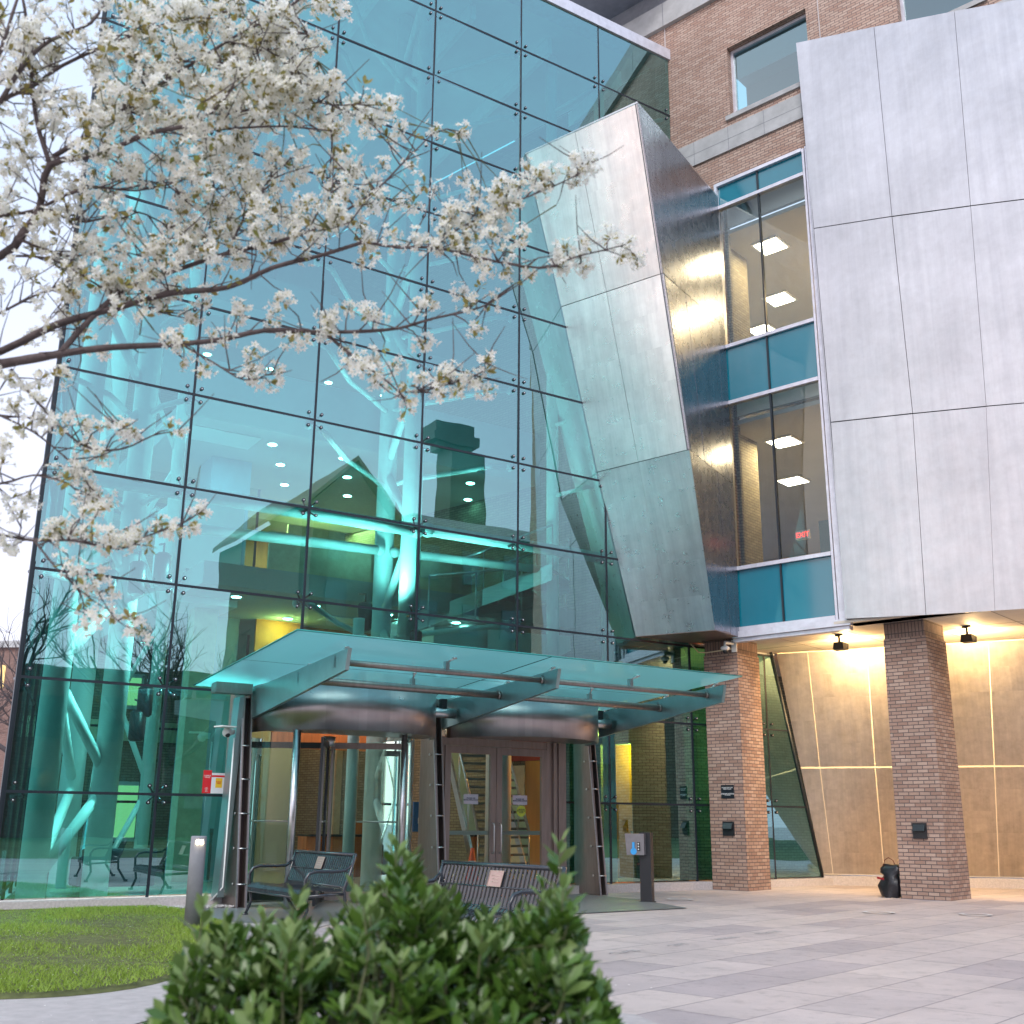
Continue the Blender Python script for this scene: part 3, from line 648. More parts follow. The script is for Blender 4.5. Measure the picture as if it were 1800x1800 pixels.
# armchair, stanchions, sail banner at left
o = thing('lobby_armchair', 'low dark armchair with its back to the left glass', 'armchair', G(-19.9, 4.9, .1), -GA)
for nm, b in (('seat', (-.35, -.5, .12, .3, .5, .42)), ('backrest', (.3, -.6, .12, .48, .6, .72)), ('armrest', (-.35, -.62, .12, .29, -.5, .58)), ('armrest', (-.35, .5, .12, .29, .62, .58))):
    mb = MB(); mb.box(*b); q = part(nm, mb, flat('dark_cloth', (.035, .035, .045), .8), o, 'L'); md = q.modifiers.new('b', 'BEVEL'); md.width = .04; md.segments = 3
first = None
for (n_, t_, l) in ((-22.2, 6.0, 'black belt stanchion behind the lacing, leftmost of the posts in the hall'), (-22.8, 7.5, 'black belt stanchion standing next to the slim inner column'), (-22.4, 7.9, 'black belt stanchion farthest right before the dark opening')):
    if first is None:
        first = thing('stanchion', l, 'stanchion', G(n_, t_, .1), group='belt stanchions in the hall')
        mb = MB(); mb.tube([(0, 0, 0), (0, 0, .02)], .17, 18); part('base', mb, m_inox, first, 'L')
        mb = MB(); mb.tube([(0, 0, .02), (0, 0, .98)], .03, 10); mb.tube([(0, 0, .9), (0, 0, 1.02)], .04, 10); part('post', mb, m_black, first, 'L')
    else: copytree(first, G(n_, t_, .1), 0, l)
o = thing('feather_banner', 'tall pale blue banner standing behind the corner columns', 'banner', G(-21.8, 4.7, .1))
mb = MB(); mb.slab([(-21.8, 4.75, .5), (-21.8, 5.15, .5), (-21.8, 5.2, 2.75), (-21.8, 4.85, 2.7)], (-.01, 0, 0)); part('cloth', mb, flat('sky_cloth', (.30, .72, .85)), o, 'G')
mb = MB(); mb.tube([(-21.78, 4.75, .1), (-21.78, 4.85, 2.8)], .015, 6); part('pole', mb, m_inox, o, 'G')
# spot lamps hanging on the truss
def spot(pos, l, first=[None]):
    if first[0] is None:
        o = thing('stage_lamp', l, 'lamp', pos, -GA, group='black stage lamps on the steel')
        mb = MB(); mb.tube([(0, 0, -.28), (0, 0, .28)], .14, 14); q = part('housing', mb, m_black, o, 'L'); md = q.modifiers.new('b', 'BEVEL'); md.width = .04
        mb = MB(); mb.tube([(0, 0, .25), (0, 0, .45), (-.3, 0, .5)], .02, 6); part('yoke', mb, m_black, o, 'L')
        first[0] = o; return o
    return copytree(first[0], pos, -GA, l)
for p, l in (((-18.6, 4.05, 5.0), 'leftmost black stage lamp on the corner truss'), ((-18.6, 4.5, 5.2), 'black stage lamp in the middle of the corner truss'), ((-19.0, 5.0, 5.5), 'topmost black stage lamp on the corner truss'),
             ((-21, 5.45, 3.4), 'upper small black lamp on the inner ladder truss'), ((-21, 5.35, 2.95), 'lower small black lamp on the inner ladder truss'),
             ((-19.4, 9.1, 5.15), 'large black lamp hanging beside the twin column'), ((-18.6, 9.8, 4.55), 'black lamp at the foot of the front twin tube')): spot(G(*p), l)
for (p, tgt, pw) in (((-18.12, 6.8, 5.9), (-18.9, 3.9, 2.2), 1300), ((-18.15, 3.9, 5.0), (-18.9, 3.8, 1.0), 120), ((-18.2, 8.9, 5.3), (-18.6, 7.5, 7.2), 260), ((-18.25, 10.4, 5.3), (-18.6, 11.2, 7.2), 220), ((-18.4, 9.0, 5.2), (-19.6, 9.8, 8.0), 260)):  # added fill spots brightening the aqua tubes; the stage lamps themselves are off
    ld = bpy.data.lights.new('tube_fill', 'SPOT'); ld.energy = pw; ld.spot_size = R(95); ld.spot_blend = .8; ld.shadow_soft_size = .12; ld.color = (.95, 1, .98)
    a = link(bpy.data.objects.new('tube_fill', ld)); a.location = G(*p); a.rotation_euler = (G(*p)-G(*tgt)).to_track_quat('Z', 'Y').to_euler()
# downlights
def downlight(p, l, r=.10, pw=16, first=[None]):
    if first[0] is None:
        o = thing('downlight', l, 'ceiling light', p, group='round ceiling downlights in the hall')
        mb = MB(); s_ = 16; mb.tube([(0, 0, -.012), (0, 0, .004)], r*1.25, s_); part('trim', mb, m_white, o, 'L')
        mb = MB(); mb.tube([(0, 0, -.02), (0, 0, -.013)], r, s_); part('lens', mb, m_down, o, 'L')
        first[0] = o
    else: o = copytree(first[0], p, 0, l)
    return o
DL = []
for (n_, t0, t1, z_, nm, rw_) in ((-22.8, 8.2, 20, 9.54, 'middle', 'front'), (-24.1, 8.9, 20, 9.54, 'middle', 'second'), (-25.6, 9.6, 20, 9.54, 'middle', 'rear'),
                             (-21.8, 7.3, 14, 5.74, 'lower', 'front'), (-23.6, 7.4, 14, 5.74, 'lower', 'rear'), (-27.2, 7.8, 18, 13.29, 'upper', 'front'), (-29.2, 9.8, 18, 13.29, 'upper', 'rear')):
    t_ = t0; c = 0
    while t_ < t1:
        c += 1; DL.append(downlight(G(n_, t_, z_), '%s from the left of the round downlights in the %s row of the %s ceiling' % (('first','second','third','fourth','fifth','sixth','seventh','eighth')[c-1], rw_, nm))); t_ += 1.75
def area(name, loc, sx, sy, pw, col, rot=(0, 0, 0), spread=None):
    l = bpy.data.lights.new(name, 'AREA'); l.shape = 'RECTANGLE'; l.size = sx; l.size_y = sy; l.energy = pw; l.color = col
    if spread: l.spread = spread
    o = link(bpy.data.objects.new(name, l)); o.location = loc; o.rotation_euler = rot; return o
def hall_fill(n_, t_, z_, sn, st, pw, col, l):   # added fill light under an invented ceiling frame, brightening the hall
    o = thing('fill_panel', l, 'ceiling light', G(n_, t_, z_), -GA, group='added fill light panels in the hall')
    mb = MB(); mb.box(-sn/2-.05, -st/2-.05, .0, sn/2+.05, st/2+.05, .02); part('frame', mb, m_white, o, 'L')
    a = area('lamp', (0, 0, -.03), sn, st, pw, col); a.parent = o
hall_fill(-29, 14, 5.72, .8, 4, 260, (1, .45, .16), 'added warm fill panel over the rear lobby wall')
hall_fill(-21.3, 13.9, 5.1, .5, .9, 260, (1, .5, .16), 'added warm fill panel in front of the orange wall')
hall_fill(-23, 11, 5.72, .5, 2.4, 60, (1, .78, .5), 'added fill panel over the reception desk')
hall_fill(-28.5, 11.5, 9.52, 1, 4, 380, (1, .50, .2), 'added warm fill panel over the upper wood wall')
hall_fill(-23, 6.8, 9.52, .8, 2.0, 30, (.9, .95, 1), 'added cool fill panel by the blue column')
hall_fill(-28, 12, 13.27, 1, 5, 60, (1, .9, .8), 'added fill panel in the top ceiling')
l = bpy.data.lights.new('niche_lamp', 'POINT'); l.energy = 170; l.color = (1, .40, .08); l.shadow_soft_size = .1; o = link(bpy.data.objects.new('niche_lamp', l)); o.location = (-15.0, FY+.6, 2.9)
l = bpy.data.lights.new('wall_lamp', 'POINT'); l.energy = 40; l.color = (1, .42, .1); l.shadow_soft_size = .1; o = link(bpy.data.objects.new('wall_lamp', l)); o.location = G(-23.7, 9.1, 5.5)

# ============================================================ BRICK BUILDING
bb = thing('brick_building', 'tan brick building with stone band and tall teal strip window', 'building', (-10, FY, 0))
mb = MB(); Y0, Y1 = FY, FY+.35
def wb(x0, z0, x1, z1): mb.box(x0, Y0, z0, x1, Y1, z1)
wx0, wx1, wz0, wz1 = -11.80, -9.30, 5.20, 15.92       # strip window opening
ux0, ux1, uz0, uz1 = -11.29, -9.2, 17.62, 19.52       # upper left window
vx0, vx1, vz0, vz1 = -7.10, -5.38, 17.62, 19.52
wb(-18.5, 20.35, -4, 21.05); wb(-13.4, 19.52, -4, 20.35)
wb(-13.4, 17.62, ux0, 19.52); wb(ux1, 17.62, vx0, 19.52); wb(vx1, 17.62, -4, 19.52)
wb(-13.4, wz1, -2, 17.62)
wb(-13.4, 5.1, wx0, wz1); wb(wx1, 5.1, -2, wz1)
part('wall', mb, m_brick, bb)
mb = MB(); mb.box(-13.4, FY-.05, 16.68, -2, FY-.002, 17.32); part('stone_band', mb, m_stone, bb)
mb = MB()
for x_ in (-12.3, -11.35, -10.4, -9.45): mb.box(x_-.006, FY-.053, 16.68, x_+.006, FY-.0505, 17.32)
mb.box(-13.4, FY-.053, 16.98, -9.2, FY-.0507, 16.99); part('band_joints', mb, m_grey, bb)
mb = MB(); mb.box(-19, FY-.12, 21.05, -4, FY+.3, 21.75); part('cornice', mb, m_stone, bb)
mb = MB()
for x_ in (-15, -13.02, -11): mb.box(x_-.008, FY-.125, 21.05, x_+.008, FY-.1205, 21.75)
part('cornice_joints', mb, m_grey, bb)
mb = MB(); mb.box(-30, FY-2.2, 22.3, -12.6, FY+2, 22.5); mb.box(-30, FY-2.25, 22.25, -12.6, FY-2.18, 22.8); part('eaves', mb, mat('eaves_grey', (.20, .22, .27), .5, metal=.3), bb)
mb = MB(); mb.box(-19, FY, 21.75, -4, FY+.3, 22.3); part('frieze', mb, m_grey, bb)
for q_ in ((-13.06, 19.7, -13.03), (-8.9, 17.4, -8.88)): mb = MB(); mb.box(q_[0], FY-.015, q_[1], q_[2], FY-.003, 21.05); part('movement_joint', mb, flat('joint_white', (.55, .5, .5)), bb)
def win(x0, z0, x1, z1, dep=.22):
    mb = MB(); y = FY+dep; w = .07
    mb.box(x0, y-.05, z0, x0+w, y+.05, z1); mb.box(x1-w, y-.05, z0, x1, y+.05, z1); mb.box(x0+w, y-.05, z0, x1-w, y+.05, z0+w); mb.box(x0+w, y-.05, z1-w, x1-w, y+.05, z1)
    f = part('window', mb, m_frame, bb)
    mb = MB(); mb.add([(x0+w, y, z0+w), (x1-w, y, z0+w), (x1-w, y, z1-w), (x0+w, y, z1-w)], [(0, 1, 2, 3)]); part('pane', mb, m_upglass, f)
    mb = MB(); mb.box(x0+w, y+.1, z1-.75, x1-w, y+.11, z1-w); part('blind', mb, m_white, f)
    mb = MB(); mb.box(x0-.1, FY-.06, z0-.12, x1+.1, FY+.2, z0-.003); part('sill', mb, m_stone, f)
    mb = MB(); mb.box(x0-.3, y+.5, z0-.3, x1+.3, y+3, z1+.3); return f
win(ux0, uz0, ux1-.0, uz1); win(vx0, vz0, vx1, vz1)
mb = MB(); mb.box(-12, FY+2.2, 16.2, -4, FY+2.3, 20.2); mb.box(-12, FY+.4, 20.0, -4, FY+2.3, 20.1); mb.box(-12, FY+.4, 16.2, -4, FY+2.3, 16.3)
part('upper_room', mb, flat('room_grey', (.30, .34, .38)), bb)
# strip window
sw = tag(part('strip_window', MB().box(wx0, FY-.06, wz0, wx0+.07, FY+.12, wz1).box(wx1-.15, FY-.06, wz0, wx1, FY+.12, wz1).box(wx1-.24, FY-.02, wz0, wx1-.19, FY+.12, wz1)
    .box(wx0+.07, FY-.06, wz1-.08, wx1-.24, FY+.12, wz1).box(wx0+.07, FY-.05, 15.24, wx1-.24, FY+.1, 15.32).box(wx0+.07, FY-.05, 11.68, wx1-.24, FY+.1, 11.76)
    .box(wx0+.07, FY-.05, 10.32, wx1-.24, FY+.1, 10.40).box(wx0+.07, FY-.05, 6.52, wx1-.24, FY+.1, 6.60).box(wx0+.07, FY-.06, wz0, wx1-.24, FY+.12, wz0+.09), m_frame, bb), 'tall silver framed strip window with teal spandrel panes')
xm = -10.68
mb = MB(); mb.box(xm-.018, FY-.02, wz0+.09, xm+.018, FY+.05, 15.24); mb.box(xm-.02, FY-.02, 15.32, xm+.02, FY+.05, wz1-.08); part('mullion', mb, m_seal, sw)
for (z0, z1, m_) in ((15.32, wz1-.08, m_spandrel), (11.76, 15.24, m_vis), (10.40, 11.68, m_spandrel), (6.60, 10.32, m_vis), (wz0+.09, 6.52, m_spandrel)):
    for (x0, x1) in ((wx0+.07, xm-.018), (xm+.018, wx1-.24)):
        mb = MB(); mb.add([(x0, FY+.02, z0), (x1, FY+.02, z0), (x1, FY+.02, z1), (x0, FY+.02, z1)], [(0, 1, 2, 3)]); part('pane', mb, m_, sw)
for (z0, z1) in ((6.0, 9.95), (11.0, 14.75)):
    mb = MB(); mb.box(-12.6, FY+.35, z0-.1, -5.5, 31, z0); part('office_floor', mb, m_floor, bb)
    mb = MB(); mb.box(-18, FY+.36, z1, -5.5, 33, z1+.1); part('office_ceiling', mb, m_ceil, bb)
    mb = MB(); mb.box(-18, 32.9, z0, -5.5, 33, z1); mb.box(-6.0, FY+.4, z0, -5.9, 33, z1); mb.box(-9.25, FY+.36, z0, -9.15, 25, z1+.6); part('office_wall', mb, flat('office_beige', (.62, .47, .31)), bb)
    mb = MB(); mb.box(-12.9, FY+.9, z0, -12.0, FY+1.7, z1); mb.box(-12.05, FY+.36, z0, -11.72, FY+.46, z1+1); part('office_brick_column', mb, m_dbrick, bb)
mb = MB(); mb.box(-13, FY+.36, 14.95, -5.5, FY+.46, 16.6); mb.box(-13, FY+.36, 9.95+.2, -5.5, FY+.46, 11.0-.1); part('spandrel_back', mb, m_white, bb)
def office_light(x, y, z, l, pw=48, first=[None]):
    if first[0] is None:
        o = thing('office_light', l, 'ceiling light', (x, y, z), group='square office ceiling lights')
        mb = MB(); mb.box(-.35, -.35, -.03, .35, .35, 0); part('tray', mb, m_white, o, 'L')
        mb = MB(); mb.box(-.29, -.29, -.04, .29, .29, -.031); part('lens', mb, m_panel, o, 'L'); first[0] = o
    else: o = copytree(first[0], (x, y, z), 0, l)
    ld = bpy.data.lights.new('office_lamp', 'AREA'); ld.size = .5; ld.energy = pw; ld.color = (1, .66, .34); a = link(bpy.data.objects.new('office_lamp', ld)); a.location = (0, 0, -.06); a.parent = o
office_light(-11.2, 21.75, 14.74, 'square office light nearest the glass in the upper room')
office_light(-12.4, 24.4, 14.74, 'second square office light in the upper room')
office_light(-13.7, 25.8, 14.74, 'deepest square office light in the upper room')
office_light(-11.45, 22.3, 9.94, 'square office light nearest the glass in the lower room')
office_light(-12.75, 25.2, 9.94, 'second square office light in the lower room')
office_light(-9.9, 24.2, 14.74, 'square office light at the right of the upper room', 40)
o = thing('exit_sign', 'red lit EXIT sign seen through the lower office window', 'exit sign', (-10.8, 22, 7.4))
mb = MB(); mb.box(-10.95, 21.6, 7.32, -10.63, 21.65, 7.52); part('sign_box', mb, m_white, o)
text_part('letters', 'EXIT', .16, m_redlit, o, (-10.79, 21.595, 7.42), (1, 0, 0), (0, 0, 1))
mb = MB(); mb.box(-10.3, 21.4, 6.9, -9.6, 21.5, 7.6); mb.box(-10.0, 21.45, 6.6, -9.95, 21.5, 6.9)
tag(part('office_screen', mb, flat('screen_blue', (.05, .14, .2))), 'dark screen behind the lower office window', 'screen')

# ============================================================ STEEL BOX (right)
sb = thing('steel_box', 'large box clad in pale brushed steel panels over the brick pillars', 'steel volume', (-7, 21.5, 5))
BY = 20.1
def bx_(X, z): return (X*BY/FY, BY, CAMH+(z-CAMH)*BY/FY)
C0 = [bx_(-9.49, 18.73), bx_(-9.39, 13.86), bx_(-9.34, 9.33), bx_(-9.36, 5.20)]
C1 = [bx_(-7.65, 18.17), bx_(-7.66, 13.48), bx_(-7.63, 9.10), bx_(-7.75, 5.09)]
C2 = [bx_(-5.95, 17.63), bx_(-6.09, 13.10), bx_(-6.24, 8.90), bx_(-6.50, 5.02)]
C3 = [bx_(-4.30, 17.08), bx_(-4.60, 12.72), bx_(-4.85, 8.68), bx_(-5.20, 4.95)]
C4 = [bx_(-2.60, 16.50), bx_(-3.00, 12.30), bx_(-3.40, 8.45), bx_(-3.90, 4.90)]
cols = [[Vector(p) for p in c] for c in (C0, C1, C2, C3, C4)]
nrm = Vector((0, -1, 0)); mb = MB()
def sheet(mb, q, nrm, off, th, N_=5):
    vs = []
    for lay in (0, 1):
        for a in range(N_+1):
            for b in range(N_+1):
                u, v = a/N_, b/N_; p = q[0].lerp(q[1], u).lerp(q[3].lerp(q[2], u), v); vs.append(p+nrm*(off-lay*th))
    K_ = (N_+1)**2; ix = lambda a, b, l: l*K_+a*(N_+1)+b; fs = []
    for a in range(N_):
        for b in range(N_): fs.append((ix(a, b, 0), ix(a+1, b, 0), ix(a+1, b+1, 0), ix(a, b+1, 0)))
    mb.add(vs, fs, 0, True); fs = []
    for a in range(N_): fs += [(ix(a, 0, 0), ix(a, 0, 1), ix(a+1, 0, 1), ix(a+1, 0, 0)), (ix(a, N_, 0), ix(a+1, N_, 0), ix(a+1, N_, 1), ix(a, N_, 1)), (ix(0, a, 0), ix(0, a+1, 0), ix(0, a+1, 1), ix(0, a, 1)), (ix(N_, a, 0), ix(N_, a, 1), ix(N_, a+1, 1), ix(N_, a+1, 0))]
    mb.add(vs, fs, 0, False)
def panel(mb, q, nrm, g=.008, th=.03, jit=.006):
    c = sum(q, Vector())/4; j = random.uniform(-jit, jit); q = [p+(c-p).normalized()*g*1.4 for p in q]; sheet(mb, q, nrm, j, th)
for i in range(4):
    for k in range(3): panel(mb, [cols[i][k+1], cols[i+1][k+1], cols[i+1][k], cols[i][k]], nrm)
part('cladding', mb, m_steel, sb)
mb = MB(); mb.slab([cols[0][3]-nrm*.045, cols[4][3]-nrm*.04, cols[4][0]-nrm*.04, cols[0][0]-nrm*.04], -nrm*.02); part('backing', mb, flat('joint_dark', (.10, .10, .13)), sb)
mb = MB(); a, b = cols[0][3], cols[0][0]; mb.slab([a+Vector((.03, .03, 0)), a+Vector((.03, .19, 0)), b+Vector((.03, .19, 0)), b+Vector((.03, .03, 0))], (-.02, 0, 0)); part('side_return', mb, m_steel, sb)
mb = MB(); mb.slab([cols[0][0]+Vector((.1, .12, -.03)), cols[4][0]-nrm*.06+Vector((0, 0, -.03)), Vector((-2.6, 20.29, 16.5)), Vector((-9.3, 20.29, 18.6))], (0, 0, -.05)); part('roof_flashing', mb, m_steel, sb)

# ============================================================ LEANING STEEL VOLUME
lv = thing('leaning_steel_volume', 'leaning faceted volume clad in brushed steel piercing the glass wall', 'steel volume', (-12.4, 19.0, 5.1))
Lp = [Vector((-14.11, 16.07, 15.70)), Vector((-13.86, 17.02, 12.2)), Vector((-13.61, 17.91, 8.55)), Vector((-13.36, 18.84, 5.08))]
Rg = [Vector((-11.16, 16.22, 15.70)), Vector((-11.31, 17.20, 12.2)), Vector((-11.24, 17.84, 8.55)), Vector((-11.69, 19.28, 5.08))]
Rw = [Vector((-11.72, 20.28, 15.70)), Vector((-11.71, 20.28, 12.2)), Vector((-11.69, 20.28, 8.45)), Vector((-11.70, 20.28, 5.08))]
# exact ridge heights seen from the place
for i, (px, py, z_) in enumerate(((1120, 178, 15.70), (1165, 480, 12.2), (1212, 790, 8.55), (1257, 1108, 5.08))):
    d = at(px, py, 1)-Vector((0, 0, CAMH)); Rg[i] = Vector((0, 0, CAMH))+d*((z_-CAMH)/d.z)
Rw[0].z = 15.60
def facepanels(A, B, us, m_, nm, flip=False):
    mb = MB()
    for k in range(3):
        for i in range(len(us)-1):
            q = [A[k+1].lerp(B[k+1], us[i]), A[k+1].lerp(B[k+1], us[i+1]), A[k].lerp(B[k], us[i+1]), A[k].lerp(B[k], us[i])]
            n_ = (q[1]-q[0]).cross(q[3]-q[0]).normalized(); panel(mb, q, n_, .006, .03, .004)
    part(nm, mb, m_, lv)
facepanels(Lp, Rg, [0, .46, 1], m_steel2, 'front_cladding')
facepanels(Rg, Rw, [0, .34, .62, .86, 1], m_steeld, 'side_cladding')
c_ = Vector((-13.5, 20, 0)); mb = MB()
for A, B, us in ((Lp, Rg, [0, .46, 1]), (Rg, Rw, [0, .34, .62, .86, 1])):
    for k in range(3):
        for i in range(len(us)-1):
            q = [A[k+1].lerp(B[k+1], us[i]), A[k+1].lerp(B[k+1], us[i+1]), A[k].lerp(B[k], us[i+1]), A[k].lerp(B[k], us[i])]
            n_ = (q[1]-q[0]).cross(q[3]-q[0]).normalized(); sheet(mb, q, n_, -.04, .02)
part('backing', mb, flat('joint_dark2', (.12, .13, .15)), lv)
mb = MB(); mb.slab([Lp[3], Rg[3], Rw[3], Vector((-13.0, 20.28, 5.08))], (0, 0, .04)); part('underside', mb, mat('soffit_steel', (.30, .22, .20), .4, metal=.8), lv)
mb = MB(); mb.slab([Lp[0], Rg[0], Rw[0], Vector((-13.2, 20.28, 15.7))], (0, 0, -.04)); part('top', mb, m_steel2, lv)
# part of the volume inside the hall
inn = [Vector((-15.9, 17.3, 15.7)), Vector((-15.4, 18.0, 12.2)), Vector((-14.9, 18.8, 8.55)), Vector((-14.4, 19.5, 5.08))]
mb = MB()
for k in range(3):
    mb.slab([inn[k+1], Lp[k+1]-GN*.05, Lp[k]-GN*.05, inn[k]], GD*.03)
    mb.slab([inn[k+1]+Vector((.7, .9, 0)), inn[k+1], inn[k], inn[k]+Vector((.9, 3.0, 0))], (.02, .02, 0))
part('inner_cladding', mb, m_white, lv)

# ============================================================ SOFFIT, PILLARS, RECESSED WALL
mb = MB(); mb.slab([(-12.75, 20.4, 5.1), (-9.25, 20.16, 5.1), (-3.0, 20.16, 5.1), (-1, 28, 5.1), (-10, 29, 5.1), (-13.3, 24, 5.1)], (0, 0, .05), 0)
for x_ in (-11.2, -9.7, -8.2, -6.7, -5.2): mb.box(x_, 20.45, 5.096, x_+.012, 28, 5.099, 1)
for y_ in (22.1, 23.8): mb.box(-12.8, y_, 5.096, -6.2+(y_-22)*1.8, y_+.012, 5.099, 1)
tag(part('soffit', mb, [m_soff, flat('soffit_gap', (.15, .12, .10))]), 'pale panelled soffit under the steel box lit warm', 'soffit')
mb = MB(); mb.box(-11.85, FY-.12, 5.06, -9.2, FY-.0, 5.19); mb.box(-11.85, FY-.06, 4.98, -9.25, FY+.1, 5.055)
tag(part('window_head_flashing', mb, m_frame, bb), 'silver flashing under the strip window')
def pillar(x0, y0, w, d, l, tp):
    o = thing('brick_pillar', l, 'pillar', (x0, y0, 0), group='brick pillars')
    mb = MB(); x1 = x0+w; y1 = y0+d
    mb.hexa([(x0, y0, .0), (x1, y0, .0), (x1, y1, .0), (x0, y1, .0)], [(x0+tp, y0, 4.78), (x1, y0, 4.78), (x1, y1, 4.78), (x0+tp, y1, 4.78)])
    part('shaft', mb, m_pbrick, o)
    mb = MB(); mb.box(x0+tp+.02, y0+.02, 4.78, x1-.02, y1-.02, 5.099); part('soldier_course', mb, m_soldier, o)
    return o
P1 = pillar(-12.69, 20.40, .82, .92, 'square brick pillar beside the glass with a black sign', .0)
P2 = pillar(-8.84, 20.65, .91, 1.0, 'square brick pillar with a black bag leaning at its foot', .08)
for (x, y, par, l) in ((-12.25, 20.40, 0, 'black hooded step light on the pillar under the black sign'), (-8.37, 20.65, 0, 'black hooded step light on the pillar above the black bag')):
    o = thing('step_light', l, 'wall box', (x, y, 1.2), group='black wall boxes on the pillars')
    mb = MB(); mb.box(x-.13, y-.035, 1.06, x+.13, y-.001, 1.34); part('plate', mb, m_black, o)
    mb = MB(); mb.hexa([(x-.11, y-.1, 1.20), (x+.11, y-.1, 1.20), (x+.11, y-.036, 1.20), (x-.11, y-.036, 1.20)], [(x-.11, y-.045, 1.31), (x+.11, y-.045, 1.31), (x+.11, y-.036, 1.31), (x-.11, y-.036, 1.31)]); part('hood', mb, m_black, o)
o = thing('black_sign', 'small black sign with white lettering on the brick pillar', 'sign', (-12.24, 20.40, 1.94))
mb = MB(); mb.box(-12.39, 20.385, 1.80, -12.09, 20.398, 2.07); part('plate', mb, m_sgn_k, o)
text_part('lettering', 'PLEASE KEEP THE\nAREA CLEAR', .034, m_txt_w, o, (-12.24, 20.384, 2.0), (1, 0, 0), upv)
text_part('lettering', 'DO NOT BLOCK THE ENTRANCE\nNO SMOKING WITHIN 25 FT OF\nTHE BUILDING', .021, m_txt_w, o, (-12.24, 20.384, 1.88), (1, 0, 0), upv)
# recessed wall, leaning, lit warm
BL = Vector((-11.98, 23.9, .22)); BR = Vector((-8.4, 26, .22)); TL = Vector((-12.26, 22.85, 5.095)); TR = Vector((-7.25, 24.3, 5.095))
def bl(u, v): return BL.lerp(BR, u).lerp(TL.lerp(TR, u), v)
rw = thing('recessed_steel_wall', 'leaning steel clad wall lit warm behind the brick pillars', 'wall', (-10, 24.8, 0))
us = [0, .05, .385*.84, .63, .89, 1.15, 1.45, 1.8]; us = [0, .062, .315, .57, .88, 1.15, 1.45, 1.8]; vsn = [0, .475, 1]; mb = MB()
def blj(u0, u1): return
us_t = [0, .135, .385, .62, .865, 1.15, 1.45, 1.8]; us_b = [0, .05, .315, .60, .89, 1.15, 1.45, 1.8]
for i in range(7):
    for k in range(2):
        f = lambda j, v: bl(us_b[j]*(1-v)+us_t[j]*v, v)
        q = [f(i, vsn[k]), f(i+1, vsn[k]), f(i+1, vsn[k+1]), f(i, vsn[k+1])]; n_ = (q[1]-q[0]).cross(q[3]-q[0]).normalized(); panel(mb, q, n_, .016, .03, .001)
part('cladding', mb, m_warm, rw)
mb = MB()
for i in range(7):
    for k in range(2):
        f = lambda j, v: bl(us_b[j]*(1-v)+us_t[j]*v, v)
        q = [f(i, vsn[k]), f(i+1, vsn[k]), f(i+1, vsn[k+1]), f(i, vsn[k+1])]; n_ = (q[1]-q[0]).cross(q[3]-q[0]).normalized(); sheet(mb, q, n_, -.004, .02)
part('joint_strips', mb, flat('joint_gold', (.90, .80, .62)), rw)
mb = MB(); a = bl(0, 0); b = bl(1.8, 0); d = (b-a).normalized(); nn_ = Vector((d.y, -d.x, 0)); a = Vector((a.x, a.y, 0))-d*.0; b = Vector((b.x, b.y, 0))
mb.slab([a+nn_*.12, b+nn_*.12, b-nn_*.3, a-nn_*.3], (0, 0, .2)); part('stone_plinth', mb, m_plinth, rw)
# floodlights
def flood(x, y, l, tx, ty, pw):
    o = thing('floodlight', l, 'floodlight', (x, y, 5.1), group='floodlights under the soffit')
    mb = MB(); mb.tube([(x, y, 5.09), (x, y, 5.06)], .09, 12); mb.tube([(x, y, 5.07), (x, y, 4.92)], .025, 8); part('mount', mb, m_black, o)
    mb = MB(); mb.hexa([(x-.12, y-.09, 4.78), (x+.12, y-.09, 4.78), (x+.12, y+.14, 4.78), (x-.12, y+.14, 4.78)], [(x-.10, y-.07, 4.93), (x+.10, y-.07, 4.93), (x+.13, y+.15, 4.90), (x-.13, y+.15, 4.90)]); part('housing', mb, m_black, o)
    mb = MB(); mb.slab([(x-.11, y+.15, 4.79), (x+.11, y+.15, 4.79), (x+.11, y+.165, 4.89), (x-.11, y+.165, 4.89)], (0, .01, 0)); part('lens', mb, m_flood, o)
    d = Vector((tx-x, ty-y, 3.3-4.8))
    ld = bpy.data.lights.new('flood_lamp', 'AREA'); ld.size = .3; ld.size_y = .15; ld.energy = pw; ld.color = (1, .66, .30); a = link(bpy.data.objects.new('flood_lamp', ld))
    a.location = (0, .22, -.27); a.parent = o; a.rotation_euler = (-d).to_track_quat('Z', 'Y').to_euler()
    ld = bpy.data.lights.new('flood_spill', 'POINT'); ld.energy = pw*.34; ld.shadow_soft_size = .08; ld.color = (1, .64, .28); a = link(bpy.data.objects.new('flood_spill', ld)); a.location = (0, .3, -.16); a.parent = o
flood(-10.0, 21.35, 'black floodlight on the soffit between the two pillars', -10.3, 24, 135)
flood(-7.62, 22.0, 'black floodlight on the soffit right of the pillar with the bag', -8.2, 25, 145)

